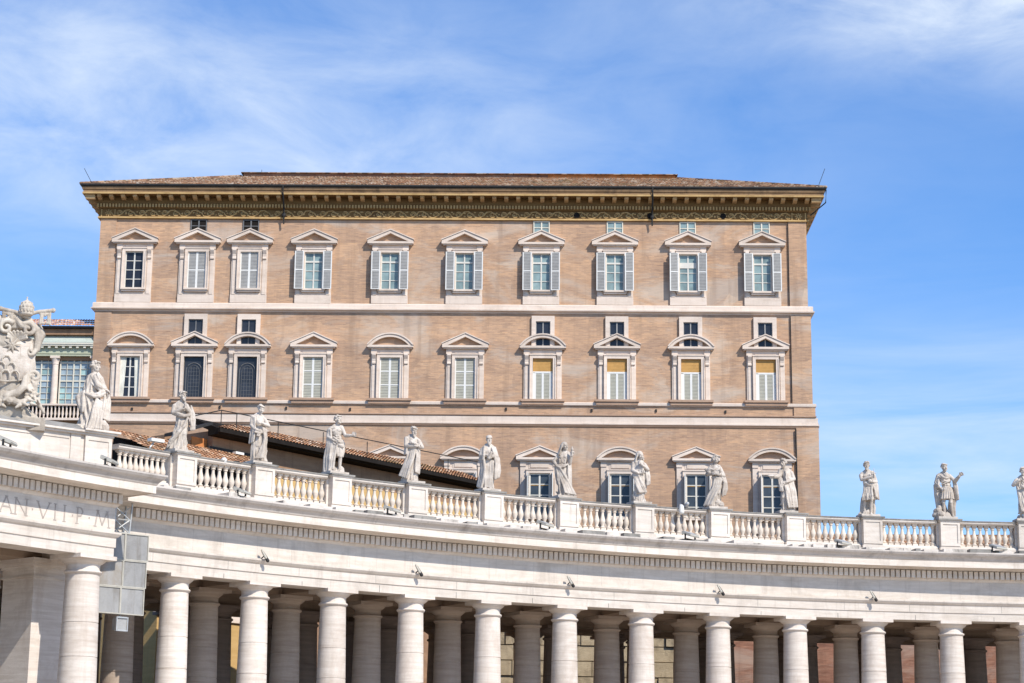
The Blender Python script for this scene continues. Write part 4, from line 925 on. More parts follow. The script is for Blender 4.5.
# floodlights lying on the cornice edge
def flood_mesh():
    b = MB(); b.prism_x([(-.30, .10), (-.26, .04), (.25, .22), (.22, .36), (-.28, .16)], -.42, .42); return b.mesh('floodlight', 'flood')
def flood_lens():
    b = MB(); b.add([(-.38, -.285, .176), (.38, -.285, .176), (.38, .20, .375), (-.38, .20, .375), (-.38, -.28, .165), (.38, -.28, .165), (.38, .21, .362), (-.38, .21, .362)], [(0, 1, 2, 3), (7, 6, 5, 4), (0, 4, 5, 1), (1, 5, 6, 2), (2, 6, 7, 3), (3, 7, 4, 0)]); return b.mesh('lens', 'steel')
FM, FLm = flood_mesh(), flood_lens()
b = MB()
for x in (-.45, .45): b.box(x - .02, x + .02, -.04, .04, -.05, .2)
b.box(-.45, .45, -.06, .06, -.07, -.03); FB = b.mesh('bracket', 'dark')
FLAB = ('grey floodlight on the cornice below the statue with folded hands', 'grey floodlight on the cornice below the statue with crossed arms', 'grey floodlight on the cornice below the veiled statue holding a lamp',
        'grey floodlight on the cornice left of the statue holding a bundle', 'grey floodlight on the cornice right of the statue reaching left', 'grey floodlight on the cornice at the far right end')
fl0 = None
def put_flood(p, rz, lab):
    global fl0
    if fl0 is None:
        fl0 = o = empty('floodlight', p, rz); obj('housing', FM, o); obj('lens', FLm, o); obj('bracket', FB, o)
    else: o = copy_tree(fl0); o.location = p; o.rotation_euler = (0, 0, rz)
    tag(o, lab, 'floodlight', 'floodlights along the cornice')
for k, lab in zip((.52, 2.49, 4.53, 6.47, 8.49, 10.51), FLAB): put_flood(arc(th(k), 63.35, 13.40), -th(k) + .55, lab)
put_flood(arc(-.982, 61.2, 13.42), 1.5, 'grey floodlight on the portico cornice under the coat of arms'); put_flood(arc(-.8915, 61.5, 13.48), 1.45, 'grey floodlight on the portico cornice below the end pier')
# spotlights on the architrave
sp0 = None
for k, lab in ((.96, 'dark spotlight on the architrave above the second full column'), (2.96, 'dark spotlight on the architrave above the fourth full column'), (4.96, 'dark spotlight on the architrave in the middle of the colonnade'),
               (6.94, 'dark spotlight on the architrave below the statue holding a bundle'), (8.94, 'dark spotlight on the architrave nearest the right end')):
    p, rz = arc(th(k), FACE - .25, 10.83), -th(k)
    if sp0 is None:
        sp0 = o = empty('spotlight', p, rz)
        b = MB(); b.cap((-.08, .0, .30), (.10, -.16, -.10), .06, .085, 10); b.build('housing', 'dark', o)
        b = MB(); b.cap((-.14, -.02, .36), (.0, -.16, .02), .05, .06, 8); b.build('hood', 'flood', o)
        b = MB(); b.tube([(0, .25, 0), (0, -.05, .12)], .03, 5); b.build('bracket', 'dark', o)
    else: o = copy_tree(sp0); o.location = p; o.rotation_euler = (0, 0, rz)
    tag(o, lab, 'spotlight', 'spotlights along the architrave')
scm = empty('security_camera', arc(th(6.48), RPED - .15, 14.96), -th(6.48), label='white dome security camera on the balustrade rail', cat='camera')
b = MB(); b.tube([(0, 0, -.0), (0, -.25, .35), (0, -.42, .30)], .03, 5); b.cap((0, -.42, .2), (0, -.42, -.05), .12, .15, 10); b.build('body', 'white', scm)
b = MB(); b.cap((.4, -.05, .25), (.4, -.3, .40), .12, .10, 10); b.build('lamp', 'steel', scm)
lp = empty('small_lamp', arc(th(.52), RPED - .1, 14.96), -th(.52), label='small round white lamp on the rail left of the second pedestal', cat='lamp')
b = MB(); b.ell((0, -.1, .16), (.15, .15, .17), n=10); b.build('globe', 'white', lp)
b = MB(); b.tube([(0, .1, 0), (0, -.05, .05)], .04, 5); b.tube([(.5, 0, 0), (.55, -.1, .22), (.85, -.1, .24)], .03, 5); b.build('bracket', 'dark', lp)
lp = empty('small_lamp', arc(-.815, RPED - .1, 14.96), .81, label='small flat white lamp on a short arm above the portico balustrade', cat='lamp')
b = MB(); b.box(-.1, .6, -.2, .1, .55, .68); b.build('shade', 'white', lp)
b = MB(); b.tube([(-.1, 0, 0), (0, 0, .3), (.2, 0, .56)], .04, 5); b.build('bracket', 'steel', lp)

# ------------------------------------------------------------------ carved figures: volumes merged into one continuous surface
def merged(name, b, voxel, mat, parent, smooth_it=2):
    me = b.mesh(name, mat, fix=True); tmp = bpy.data.objects.new(name + '_raw', me); COL.objects.link(tmp)
    md = tmp.modifiers.new('r', 'REMESH'); md.mode = 'VOXEL'; md.voxel_size = voxel; md.use_smooth_shade = True
    if smooth_it:
        ms_ = tmp.modifiers.new('s', 'SMOOTH'); ms_.iterations = smooth_it; ms_.factor = .4
    dg = bpy.context.evaluated_depsgraph_get(); dg.update()
    out = bpy.data.meshes.new_from_object(tmp.evaluated_get(dg)); out.name = name
    bpy.data.objects.remove(tmp); bpy.data.meshes.remove(me)
    out.materials.clear(); out.materials.append(M[mat])
    return obj(name, out, parent)
V = Vector
class Fig:
    """A figure 1.8 high: x to the viewer's right, front towards -y."""
    def __init__(s, seed): s.b = MB(); s.r = random.Random(seed)
    def limb(s, pts, rs, n=10):
        for i in range(len(pts) - 1): s.b.cap(pts[i], pts[i + 1], rs[i], rs[i + 1], n)
    def hand(s, w, d, side, curl=.5, palm=None):
        w, d, side = V(w), V(d).normalized(), V(side); side = (side - d * side.dot(d)).normalized(); pn = palm and V(palm) or d.cross(side)
        b = s.b; pm = w + d * .05
        b.cap(w, w + d * .085, .030, .036, 8); b.cap(w + d * .03 + side * .018, w + d * .08 + side * .026, .026, .024, 8); b.cap(w + d * .03 - side * .018, w + d * .08 - side * .026, .026, .024, 8)
        for i, L in enumerate((.075, .088, .082, .062)):
            p = w + d * .085 + side * (.036 - .024 * i); q1 = p + d * L * .55 + pn * curl * .012 + side * .010 * (1.5 - i); q2 = q1 + (d * (1 - curl * .8) + pn * curl).normalized() * L * .5
            b.cap(p, q1, .0145, .0135, 6); b.cap(q1, q2, .0135, .0115, 6)
        p = w + d * .03 + side * .035; q1 = p + (d * .7 + side * .8).normalized() * .045; q2 = q1 + (d + pn * curl * .5).normalized() * .035
        b.cap(p, q1, .018, .0155, 6); b.cap(q1, q2, .0155, .013, 6)
    def arm(s, sh, elb, wr, hd, side=(0, 0, 1), sleeve=0.0, curl=.5, r=1.0):
        sh, elb, wr = V(sh), V(elb), V(wr); sh.z -= .035
        s.b.cap(sh + V((0, .01, .01)), V((sh.x * .25, .02, 1.52)), .058, .055, 8)
        s.limb([sh, elb], [.066 * r + sleeve * .5, .050 * r + sleeve]); s.limb([elb, elb.lerp(wr, .35), wr], [.050 * r + sleeve, .050 * r + sleeve, .031 * r + sleeve * .9])
        if sleeve:
            for k in range(5): p = elb.lerp(wr, .1 + .2 * k); s.b.ell(p, (.052 + sleeve, .05 + sleeve, .018 + sleeve), (s.r.uniform(-.5, .5), s.r.uniform(-.5, .5), 0), 8)
        s.hand(wr, hd, side, curl)
    def head(s, c, yaw=0, pitch=0, roll=0, beard=0, hair='short', male=True, neck=None):
        c = V(c) + V((0, 0, .012)); E_ = Euler((pitch, roll, yaw)).to_matrix(); b = s.b
        HS = 1.14; T = lambda p: c + E_ @ (V(p) * HS)
        e = Euler((pitch, roll, yaw)); B = lambda p, r, n=12: b.ell(T(p), tuple(q * HS for q in r), e, n)
        B((0, .012, .015), (.078, .096, .105)); B((0, -.028, -.055), (.060, .066, .072)); b.ell(T((0, -.072, -.105)), (.026, .022, .022), e, 8)
        b.cap(T((0, -.088, .012)), T((0, -.118, -.034)), .012, .018, 6); b.cap(T((-.018, -.100, -.036)), T((.018, -.100, -.036)), .011, .011, 6)
        for q in (-1, 1):
            b.cap(T((q * .012, -.088, .036)), T((q * .052, -.076, .032)), .013, .012, 6); B((q * .032, -.078, .006), (.016, .012, .010), 8)
            B((q * .046, -.064, -.032), (.026, .024, .028), 8); B((q * .080, .012, -.008), (.012, .022, .034), 8)
        b.cap(T((-.022, -.092, -.066)), T((.022, -.092, -.066)), .009, .009, 6); b.cap(T((-.016, -.089, -.084)), T((.016, -.089, -.084)), .010, .010, 6)
        nk = V(neck) if neck else V((c.x * .7, c.y + .035, c.z - .20)); b.cap(T((0, .02, -.06)), nk, .052, .066, 10)
        rr = s.r
        if hair in ('short', 'curly', 'long', 'bun'):
            B((0, .030, .045), (.086, .098, .088))
            for k in range(46 if hair != 'short' else 34):
                a = rr.uniform(-2.3, 2.3) + math.pi / 2; z = rr.uniform(-.02 if abs(a - math.pi / 2) < 1.7 else .045, .125); q = math.sqrt(max(0, 1 - (z / .135) ** 2))
                B((.088 * q * math.cos(a), .018 + .100 * q * math.sin(a), z), (.024, .024, .020), 6)
            for k in range(9): B((-.066 + .0165 * k, -.062 - .018 * math.cos((k - 4) * .35), .088), (.020, .020, .020), 6)
        if hair == 'long':
            for q in (-1, 1):
                for k in range(4): b.cap(T((q * .078, .02 + .02 * k, .02)), T((q * (.088 + .01 * k), .03 + .025 * k, -.19)), .026, .022, 6)
        if hair == 'bun': B((0, .115, .03), (.045, .045, .05), 8)
        if hair == 'cap': B((0, .015, .062), (.094, .104, .066)); b.cap(T((-.085, -.01, .035)), T((-.05, -.088, .045)), .018, .018, 6); b.cap(T((.085, -.01, .035)), T((.05, -.088, .045)), .018, .018, 6); b.cap(T((-.05, -.088, .045)), T((.05, -.088, .045)), .018, .018, 6)
        if hair == 'veil':
            B((0, .036, .040), (.105, .112, .105))
            for k in range(13):
                a = math.pi / 2 + (k - 6) * .30; x, y = .098 * math.cos(a), .03 + .098 * math.sin(a)
                b.cap(T((x, y, .04)), T((x * 1.55, y * 1.25 + .02, -.24)), .026, .032, 6)
        if beard:
            for k in range(15):
                x = -.056 + .008 * k; b.cap(T((x, -.062 - .028 * (1 - (x / .06) ** 2), -.075)), T((x * .55 + rr.uniform(-.006, .006), -.085 - .02 * (1 - (x / .06) ** 2), -.105 - beard * (1 - .5 * abs(x / .06)))), .016, .009, 6)
            for q in (-1, 1): b.cap(T((q * .004, -.106, -.055)), T((q * .044, -.092, -.082)), .012, .010, 6)
    def robe(s, lv, n=12, amp=.07, twist=3.0, ph=None, seg=84):
        lv = sorted(lv); NR = 44; ph = s.r.uniform(0, 6) if ph is None else ph; vs = []
        ph2, ph3 = s.r.uniform(0, 6), s.r.uniform(0, 6)
        for j in range(NR + 1):
            z = lv[0][0] + (lv[-1][0] - lv[0][0]) * j / NR
            for i in range(len(lv) - 1):
                if lv[i][0] <= z <= lv[i + 1][0] + 1e-6: break
            q = (z - lv[i][0]) / (lv[i + 1][0] - lv[i][0]); q = q * q * (3 - 2 * q) * .5 + q * .5
            cx, cy, rx, ry, a = [lv[i][k] + (lv[i + 1][k] - lv[i][k]) * q for k in range(1, 6)]
            for k in range(seg):
                t = 2 * math.pi * k / seg
                w1 = 1 - 2 * abs(math.sin(n / 2 * t + ph + twist * z)) ; w2 = 1 - 2 * abs(math.sin((n * .5 + 2) * t + ph2 - twist * .6 * z)); w3 = math.sin(3 * t + ph3 + 2 * z)
                f = 1 + 1.45 * amp * a * (.62 * w1 + .38 * w2 + .30 * w3)
                vs.append((cx + rx * f * math.cos(t), cy + ry * f * math.sin(t), z))
        fs = [(j * seg + k, j * seg + (k + 1) % seg, (j + 1) * seg + (k + 1) % seg, (j + 1) * seg + k) for j in range(NR) for k in range(seg)]
        fs += [tuple(range(seg - 1, -1, -1)), tuple(range(NR * seg, (NR + 1) * seg))]
        s.b.add(vs, fs, 0, True)
    def drape(s, A, B, n=7, r=.035, sag=(0, -.03, -.04), taper=1.0, jit=.015):
        cl_ = lambda p: (p[0] * (.9 if p[2] > 1.38 and abs(p[0]) > .13 else 1), p[1], min(p[2], 1.37) if abs(p[0]) > .13 else p[2])
        A, B = [cl_(p) for p in A], [cl_(p) for p in B]
        def along(P, t):
            P = [V(p) for p in P]; x = t * (len(P) - 1); i = min(int(x), len(P) - 2); return P[i].lerp(P[i + 1], x - i)
        for k in range(n):
            t = k / max(1, n - 1); a, c = along(A, t), along(B, t); rr = r * s.r.uniform(.62, 1.22)
            j = V((s.r.uniform(-jit, jit), s.r.uniform(-jit, jit), s.r.uniform(-jit, jit)))
            m1 = a.lerp(c, .33) + V(sag) * .9 + j; m2 = a.lerp(c, .67) + V(sag) * .9 - j
            s.limb([a, m1, m2, c], [rr * .85, rr, rr * taper, rr * taper * .9], 7)
    def torso(s, hip, sh, male=True, bare=True, w=1.0):
        hx, hy = hip; sx_, sy = sh; b = s.b; mid = lambda t: (hx + (sx_ - hx) * t, hy + (sy - hy) * t)
        x, y = mid(0); b.ell((x, y, .95), (.165 * w, .125, .14)); x, y = mid(.35); b.ell((x, y, 1.10), (.145 * w, .112, .15)); x, y = mid(.75); b.ell((x, y - .005, 1.28), (.178 * w, .128, .17))
        b.ell((sx_, sy + .01, 1.42), (.175 * w, .095, .075)); b.cap((sx_ - .165 * w, sy, 1.435), (sx_ + .165 * w, sy, 1.435), .068, .068)
        if male and bare:
            for q in (-1, 1): b.ell((sx_ + q * .075, sy - .105, 1.33), (.078, .038, .055), n=10)
            for j in range(3):
                for q in (-1, 1): xx, yy = mid(.45); b.ell((xx + q * .035, yy - .105, 1.03 + .065 * j), (.034, .020, .028), n=8)
        elif not male:
            for q in (-1, 1): b.ell((sx_ + q * .075, sy - .105, 1.31), (.066, .060, .062), n=10)
    def leg(s, hip, knee, ank, toe, r=1.0):
        hip, knee, ank, toe = V(hip), V(knee), V(ank), V(toe)
        s.limb([hip, hip.lerp(knee, .5), knee], [.095 * r, .083 * r, .060 * r]); s.b.ell(knee + V((0, -.015, 0)), (.055 * r, .055 * r, .06 * r), n=10)
        cf = knee.lerp(ank, .32) + V((0, .022, 0)); s.limb([knee, cf, ank], [.056 * r, .062 * r, .038 * r])
        d = (toe - ank); d.z = 0; d.normalize(); sd = V((-d.y, d.x, 0))
        s.b.cap(ank + V((0, 0, -.035)) - d * .03, ank + V((0, 0, -.045)) + d * .09, .036, .036, 8)
        for k in range(5): s.b.cap(ank + V((0, 0, -.055)) + d * .08 + sd * (.018 * (k - 2) * .8), ank + V((0, 0, -.065)) + d * (.155 - .010 * abs(k - 1.2)) + sd * (.019 * (k - 2)), .016, .014, 6)
    def long_robe(s, hip=(0, 0), sh=(0, 0), hem=(0, 0), hw=.27, hd=.24, knee=None, waist=.165, wide=1.0, amp=.085, n=12, twist=2.0, z0=.03):
        hx, hy = hip; sx_, sy = sh; ex, ey = hem
        s.robe([(z0, ex, ey, hw, hd, 1.5), (max(.22, z0 + .06), ex * .7 + hx * .3, ey * .7 + hy * .3, hw * .88, hd * .9, 1.4), (.5, ex * .35 + hx * .65, hy - .01, .215 * wide, .19, 1.2), (.78, hx, hy, .205 * wide, .175, .9), (.96, hx, hy, .198 * wide, .16, .7),
                (1.12, hx * .6 + sx_ * .4, hy * .6 + sy * .4, waist * wide, .135, .5), (1.3, sx_, sy, .192 * wide, .148, .5), (1.40, sx_, sy + .005, .18 * wide, .115, .35), (1.50, sx_, sy + .01, .095, .085, .1)], n, amp, twist)
        if knee: s.limb([(hx + knee[0] * .5, hy - .04, .92), (hx + knee[0], hy + knee[1], .50)], [.115, .088]); s.drape([(hx + knee[0] - .05, hy + knee[1] - .04, .55), (hx + knee[0] + .06, hy + knee[1] - .03, .52)], [(ex + knee[0] * .9 - .09, ey + knee[1] * .8 - .05, .05), (ex + knee[0] * .9 + .10, ey + knee[1] * .8, .05)], 4, .032, (0, 0, 0))
    def rock(s, c, r):
        for k in range(7): s.b.ell(V(c) + V((s.r.uniform(-.5, .5) * r[0], s.r.uniform(-.5, .5) * r[1], s.r.uniform(0, .5) * r[2])), (r[0] * .5, r[1] * .5, r[2] * .5), (s.r.uniform(0, 2), s.r.uniform(0, 2), 0), 8)

def statue0(f):     # in profile, swathed in a heavy mantle
    f.robe([(.02, -.02, 0, .36, .28, 1.3), (.25, -.01, 0, .30, .25, 1.3), (.55, -.03, 0, .25, .22, 1.2), (.85, -.05, 0, .235, .20, 1.0), (1.05, -.04, 0, .22, .18, .9), (1.28, -.03, 0, .21, .17, .7), (1.44, -.03, 0, .175, .13, .4), (1.51, -.02, 0, .09, .08, .1)], 11, .10, 4.5)
    f.head((.0, -.03, 1.665), 1.15, .1, 0, 0, 'curly')
    f.arm((.02, -.14, 1.40), (.10, -.25, 1.17), (.29, -.20, 1.06), (1, 0, -.5), (0, -1, 0), .02); f.arm((.15, -.02, 1.38), (.23, -.08, 1.16), (.33, -.14, 1.02), (.5, -.3, -1), (0, -1, 0), .02)
    f.drape([(-.17, -.08, 1.40), (.05, -.19, 1.45)], [(.20, -.24, 1.00), (.30, -.20, 1.08)], 6, .032, (0, -.05, -.05)); f.drape([(-.26, -.06, .98), (-.10, -.20, .92)], [(.24, -.24, 1.02), (.30, -.2, .96)], 6, .045, (0, -.06, -.08))
    f.limb([(-.20, .02, 1.0), (-.33, .02, .86), (-.30, -.04, .66), (-.24, -.04, .5)], [.09, .10, .08, .06]); f.drape([(-.30, -.05, .95), (-.22, -.1, 1.0)], [(-.30, -.05, .55), (-.24, -.12, .5)], 4, .04)
    f.drape([(.28, -.20, 1.02), (.38, -.1, 1.0)], [(.22, -.26, .34), (.40, -.12, .30)], 6, .04, (.03, 0, 0)); f.drape([(.10, -.24, .8), (.24, -.2, .72)], [(-.10, -.28, .06), (.20, -.3, .06)], 6, .04, (0, -.02, 0))
    f.rock((.2, -.1, .05), (.3, .25, .2)); f.rock((-.28, 0, .05), (.25, .25, .12))
def statue1(f):     # bearded, praying hand raised
    f.long_robe((.02, 0), (-.03, 0), (-.07, 0), .30, .24, (.10, -.12), amp=.10, twist=-5, n=11)
    f.head((.045, -.05, 1.675), .75, .1, 0, .06, 'curly')
    f.arm((-.20, -.02, 1.42), (-.25, -.10, 1.15), (.08, -.24, 1.26), (.35, -.1, 1), (0, -1, 0), .012, .1, 1.12); f.arm((.16, -.04, 1.40), (.25, -.10, 1.17), (.10, -.25, 1.29), (.2, -.05, 1), (0, -1, 0), .012, .1)
    f.drape([(-.26, -.05, 1.12), (-.2, -.16, 1.16)], [(.22, -.2, 1.06), (.28, -.12, 1.12)], 5, .042, (0, -.06, -.06)); f.drape([(.18, -.20, .98), (.20, -.12, 1.05)], [(-.34, -.14, .08), (-.24, -.24, .30)], 8, .04, (.06, -.06, 0))
    f.limb([(.30, -.08, 1.34), (.34, -.08, 1.1), (.36, -.08, .78)], [.03, .075, .05]); f.drape([(.27, -.14, 1.12), (.38, -.08, 1.12)], [(.30, -.12, .64), (.42, -.06, .66)], 5, .034)
    f.leg((.08, 0, .5), (.12, -.12, .42), (.10, -.06, .08), (.16, -.3, 0)); f.rock((.1, 0, .02), (.25, .25, .12))
def statue2(f):     # curly head bowed, hands folded, mantle over the arm
    f.long_robe((.04, 0), (-.02, 0), (.05, 0), .25, .22, (-.06, -.12), amp=.09, twist=5)
    f.head((.055, -.055, 1.67), .35, .28, .1, 0, 'curly')
    f.arm((-.19, -.01, 1.41), (-.24, -.06, 1.14), (-.05, -.20, .93), (.2, -.3, -1), (1, 0, 0), .02); f.arm((.17, -.02, 1.41), (.27, -.10, 1.16), (.08, -.23, 1.20), (-1, -.2, .1), (0, 0, 1), .02)
    f.drape([(-.26, 0, 1.40), (-.15, -.14, 1.42)], [(-.28, -.02, .60), (-.16, -.16, .62)], 6, .042); f.drape([(.22, -.16, 1.0), (.10, -.2, 1.06)], [(-.05, -.24, .10), (.18, -.24, .12)], 7, .035, (.05, -.02, 0))
    f.drape([(.24, -.08, .98), (.24, .0, 1.0)], [(-.14, -.22, .92), (-.1, -.22, 1.02)], 5, .038, (0, -.06, -.05)); f.b.cap((-.17, -.02, .05), (-.16, -.02, .75), .06, .05, 8)
    f.drape([(-.2, -.06, .62), (-.14, -.12, .6)], [(-.2, -.1, .05), (-.1, -.16, .05)], 3, .03)
def statue3(f):     # bare chest, arm stretched to the viewer's right
    f.torso((.03, 0), (0, 0)); f.head((.055, -.03, 1.68), .85, 0, 0, .02, 'short')
    f.robe([(.50, .10, -.03, .15, .15, 1.6), (.70, .07, 0, .19, .18, 1.3), (.92, .04, 0, .20, .165, .8), (1.05, .03, 0, .17, .14, .4)], 10, .09, 1)
    f.leg((-.05, 0, .9), (-.05, -.05, .49), (-.06, .02, .08), (-.10, -.3, 0)); f.leg((.12, -.02, .9), (.15, -.12, .50), (.15, -.02, .08), (.24, -.25, 0))
    f.arm((.18, -.01, 1.42), (.27, -.10, 1.16), (.46, -.24, 1.15), (1, -.35, .12), (0, -.2, 1), 0, .2, 1.1); f.arm((-.20, 0, 1.42), (-.27, -.02, 1.14), (-.10, -.18, 1.0), (1, -.3, -.4), (0, 0, 1), .01, .6, 1.1)
    f.drape([(-.29, .03, 1.40), (-.20, -.09, 1.44)], [(-.33, .04, .04), (-.14, -.12, .04)], 8, .046, (-.02, -.02, 0)); f.drape([(-.2, -.12, 1.02), (-.1, -.19, 1.1)], [(.20, -.17, .80), (.18, -.18, .95)], 5, .036, (0, -.03, -.05)); f.drape([(-.17, -.12, .95), (.0, -.18, .9)], [(-.20, -.12, .08), (-.06, -.16, .10)], 6, .034, (0, 0, 0))
    f.rock((.0, .02, .0), (.42, .28, .08))
def statue4(f):     # arms crossed, robe swirling to the lower left
    f.long_robe((.03, 0), (.01, 0), (-.05, 0), .26, .22, (.10, -.10), amp=.10, twist=-4)
    f.head((.045, -.07, 1.665), .4, .25, 0, .07, 'short')
    f.arm((-.19, -.02, 1.41), (-.22, -.12, 1.16), (.10, -.25, 1.14), (1, -.1, .0), (0, 0, 1), .025, .4, 1.1); f.arm((.20, -.02, 1.41), (.28, -.12, 1.14), (.05, -.27, 1.22), (-1, -.1, .4), (0, 0, 1), .025, .4, 1.1)
    f.drape([(-.14, -.10, 1.10), (.06, -.2, 1.1)], [(-.40, -.06, .20), (-.16, -.22, .10)], 9, .040, (.02, -.02, 0)); f.drape([(.10, -.19, 1.06), (.20, -.1, 1.06)], [(.12, -.24, .3), (.24, -.12, .26)], 6, .036)
    f.leg((.1, 0, .5), (.12, -.10, .4), (.10, -.08, .08), (.14, -.3, 0)); f.rock((.0, 0, 0), (.3, .25, .08)); f.drape([(-.25, 0, 1.4), (-.17, -.1, 1.43)], [(-.28, 0, .9), (-.24, -.12, .9)], 4, .04)
def statue5(f):     # bearded friar, wide mantle, book held in both hands
    f.long_robe((.02, 0), (0, 0), (.02, 0), .20, .19, (-.05, -.08), amp=.07, twist=.5)
    f.head((.03, -.05, 1.675), .25, .15, 0, .09, 'cap')
    f.arm((-.20, -.01, 1.40), (-.26, -.08, 1.14), (-.03, -.24, 1.12), (1, -.2, .1), (0, 0, 1), .02); f.arm((.20, -.01, 1.40), (.27, -.08, 1.12), (.10, -.24, 1.08), (-1, -.2, .1), (0, 0, 1), .02)
    f.b.cap((-.0, -.27, 1.02), (.09, -.28, 1.2), .05, .05, 6); f.b.ell((.05, -.26, 1.10), (.09, .035, .11), (0, .25, 0), 8)
    f.drape([(-.24, .0, 1.42), (-.12, -.13, 1.44)], [(-.30, -.02, 1.02), (-.18, -.2, 1.0)], 5, .05); f.drape([(-.30, -.02, 1.05), (-.16, -.18, .98)], [(-.34, .02, .12), (-.20, -.16, .05)], 7, .05, (.07, -.03, 0)); f.drape([(.14, -.13, 1.44), (.25, .02, 1.42)], [(.22, -.18, 1.05), (.33, .0, 1.05)], 5, .05)
    f.drape([(.20, -.18, 1.08), (.34, .0, 1.05)], [(.24, -.12, .36), (.36, .02, .44)], 6, .048, (.02, 0, 0)); f.drape([(-.08, -.14, .95), (.14, -.16, .95)], [(-.08, -.2, .06), (.16, -.2, .06)], 6, .030, (0, -.03, 0)); f.rock((-.05, 0, 0), (.4, .25, .06))
    for q in (-1, 1): f.leg((.02 + q * .07, 0, .4), (.02 + q * .08, -.06, .35), (.02 + q * .08, -.08, .08), (.02 + q * .12, -.35, 0))
def statue6(f):     # veiled woman, hand on hip, lamp raised
    f.long_robe((-.02, 0), (0, 0), (.10, 0), .27, .23, (-.10, -.12), amp=.09, twist=5)
    f.torso((-.02, 0), (0, 0), False, False, .95); f.head((.04, -.03, 1.67), .75, .05, .05, 0, 'veil', False)
    f.arm((-.18, 0, 1.41), (-.30, -.02, 1.20), (-.19, -.12, 1.02), (1, -.2, -.4), (0, 0, 1), .012); f.arm((.17, -.01, 1.41), (.25, -.10, 1.12), (.28, -.22, 1.30), (.1, -.1, 1), (1, 0, 0), .015, .8)
    f.b.cap((.30, -.25, 1.30), (.29, -.25, 1.44), .025, .03, 8); f.b.ell((.29, -.25, 1.50), (.05, .05, .06), None, 8); f.b.cap((.29, -.25, 1.52), (.29, -.25, 1.62), .028, .008, 6); f.b.ell((.33, -.25, 1.40), (.05, .03, .03), None, 8)
    f.drape([(-.20, -.12, 1.0), (-.18, -.06, 1.06)], [(.18, -.14, 1.06), (.2, -.06, 1.1)], 4, .035, (0, -.07, -.08)); f.drape([(-.20, -.1, .98), (-.05, -.2, .92)], [(.06, -.26, .1), (.42, -.12, .05)], 10, .036, (.02, -.02, -.02)); f.drape([(-.24, -.04, 1.0), (-.18, -.1, .98)], [(-.2, -.06, .42), (-.14, -.14, .38)], 4, .036)
    f.drape([(.2, -.1, 1.1), (.28, -.04, 1.1)], [(.2, -.1, .3), (.28, -.02, .24)], 4, .034); f.drape([(-.12, -.11, 1.34), (.12, -.11, 1.36)], [(-.10, -.14, 1.12), (.1, -.14, 1.1)], 6, .018, (0, -.01, 0)); f.rock((.1, 0, 0), (.45, .25, .08)); f.leg((-.1, 0, .4), (-.1, -.1, .35), (-.1, -.12, .08), (-.12, -.35, 0))
def statue7(f):     # hooded, mantle gathered, hem above the feet
    f.long_robe((.02, 0), (.01, 0), (.03, 0), .22, .19, (.06, -.10), amp=.09, twist=-4, z0=.30)
    f.head((.05, -.045, 1.67), .6, .15, 0, 0, 'veil')
    f.arm((-.20, -.01, 1.40), (-.25, -.06, 1.12), (-.06, -.2, 1.02), (1, -.2, .2), (0, 0, 1), .025); f.arm((.19, -.02, 1.41), (.28, -.12, 1.18), (.12, -.25, 1.30), (-.7, -.2, .7), (0, 0, 1), .025)
    f.drape([(-.22, 0, 1.42), (.05, -.15, 1.47)], [(-.26, -.06, .95), (.16, -.2, 1.04)], 8, .036, (0, -.05, -.03)); f.drape([(-.24, -.08, 1.0), (-.05, -.18, .98)], [(.02, -.22, .34), (.26, -.14, .36)], 9, .038, (-.02, -.03, 0)); f.drape([(.22, -.1, 1.14), (.33, -.04, 1.1)], [(.26, -.08, .62), (.36, -.02, .68)], 5, .036)
    for q in (-1, 1): f.leg((q * .09 + .02, 0, .5), (q * .10 + .02, -.06, .42), (q * .11 + .02, -.02, .08), (q * .14, -.3, 0))
    f.drape([(-.18, -.05, .4), (.0, -.1, .4)], [(-.18, -.06, .06), (.0, -.12, .06)], 5, .026); f.rock((0, .05, .05), (.3, .2, .25))
def statue8(f):     # woman, head turned up, bundle under the arm
    f.long_robe((.04, 0), (-.02, 0), (-.08, 0), .28, .23, (.06, -.12), amp=.085, twist=-5)
    f.torso((.04, 0), (-.02, 0), False, False, .95); f.head((.03, -.02, 1.68), .95, -.12, .12, 0, 'bun', False)
    f.arm((-.19, -.02, 1.40), (-.30, -.10, 1.18), (.0, -.24, 1.20), (1, -.1, .2), (0, 0, 1), .025); f.arm((.17, -.02, 1.40), (.26, -.10, 1.12), (.02, -.25, 1.16), (-1, -.2, .1), (0, 0, 1), .02)
    f.b.ell((-.19, -.14, 1.33), (.12, .10, .11), (.3, .4, 0), 10); f.b.cap((-.32, -.1, 1.40), (-.22, -.18, 1.24), .05, .07, 8); f.drape([(-.28, -.12, 1.36), (-.18, -.2, 1.38)], [(.12, -.2, 1.30), (.16, -.16, 1.36)], 4, .034, (0, -.04, -.04))
    f.drape([(.20, -.14, 1.06), (.30, -.04, 1.04)], [(.26, -.1, .40), (.34, -.02, .46)], 6, .042, (.04, 0, 0)); f.drape([(.18, -.16, .96), (-.06, -.16, 1.0)], [(-.12, -.24, .08), (-.38, -.1, .06)], 9, .038, (.04, -.04, 0)); f.drape([(-.16, -.1, 1.04), (-.1, -.14, 1.08)], [(.24, -.12, 1.02), (.22, -.08, 1.1)], 4, .036, (0, -.05, -.05))
    f.rock((.12, .02, .02), (.3, .25, .3))
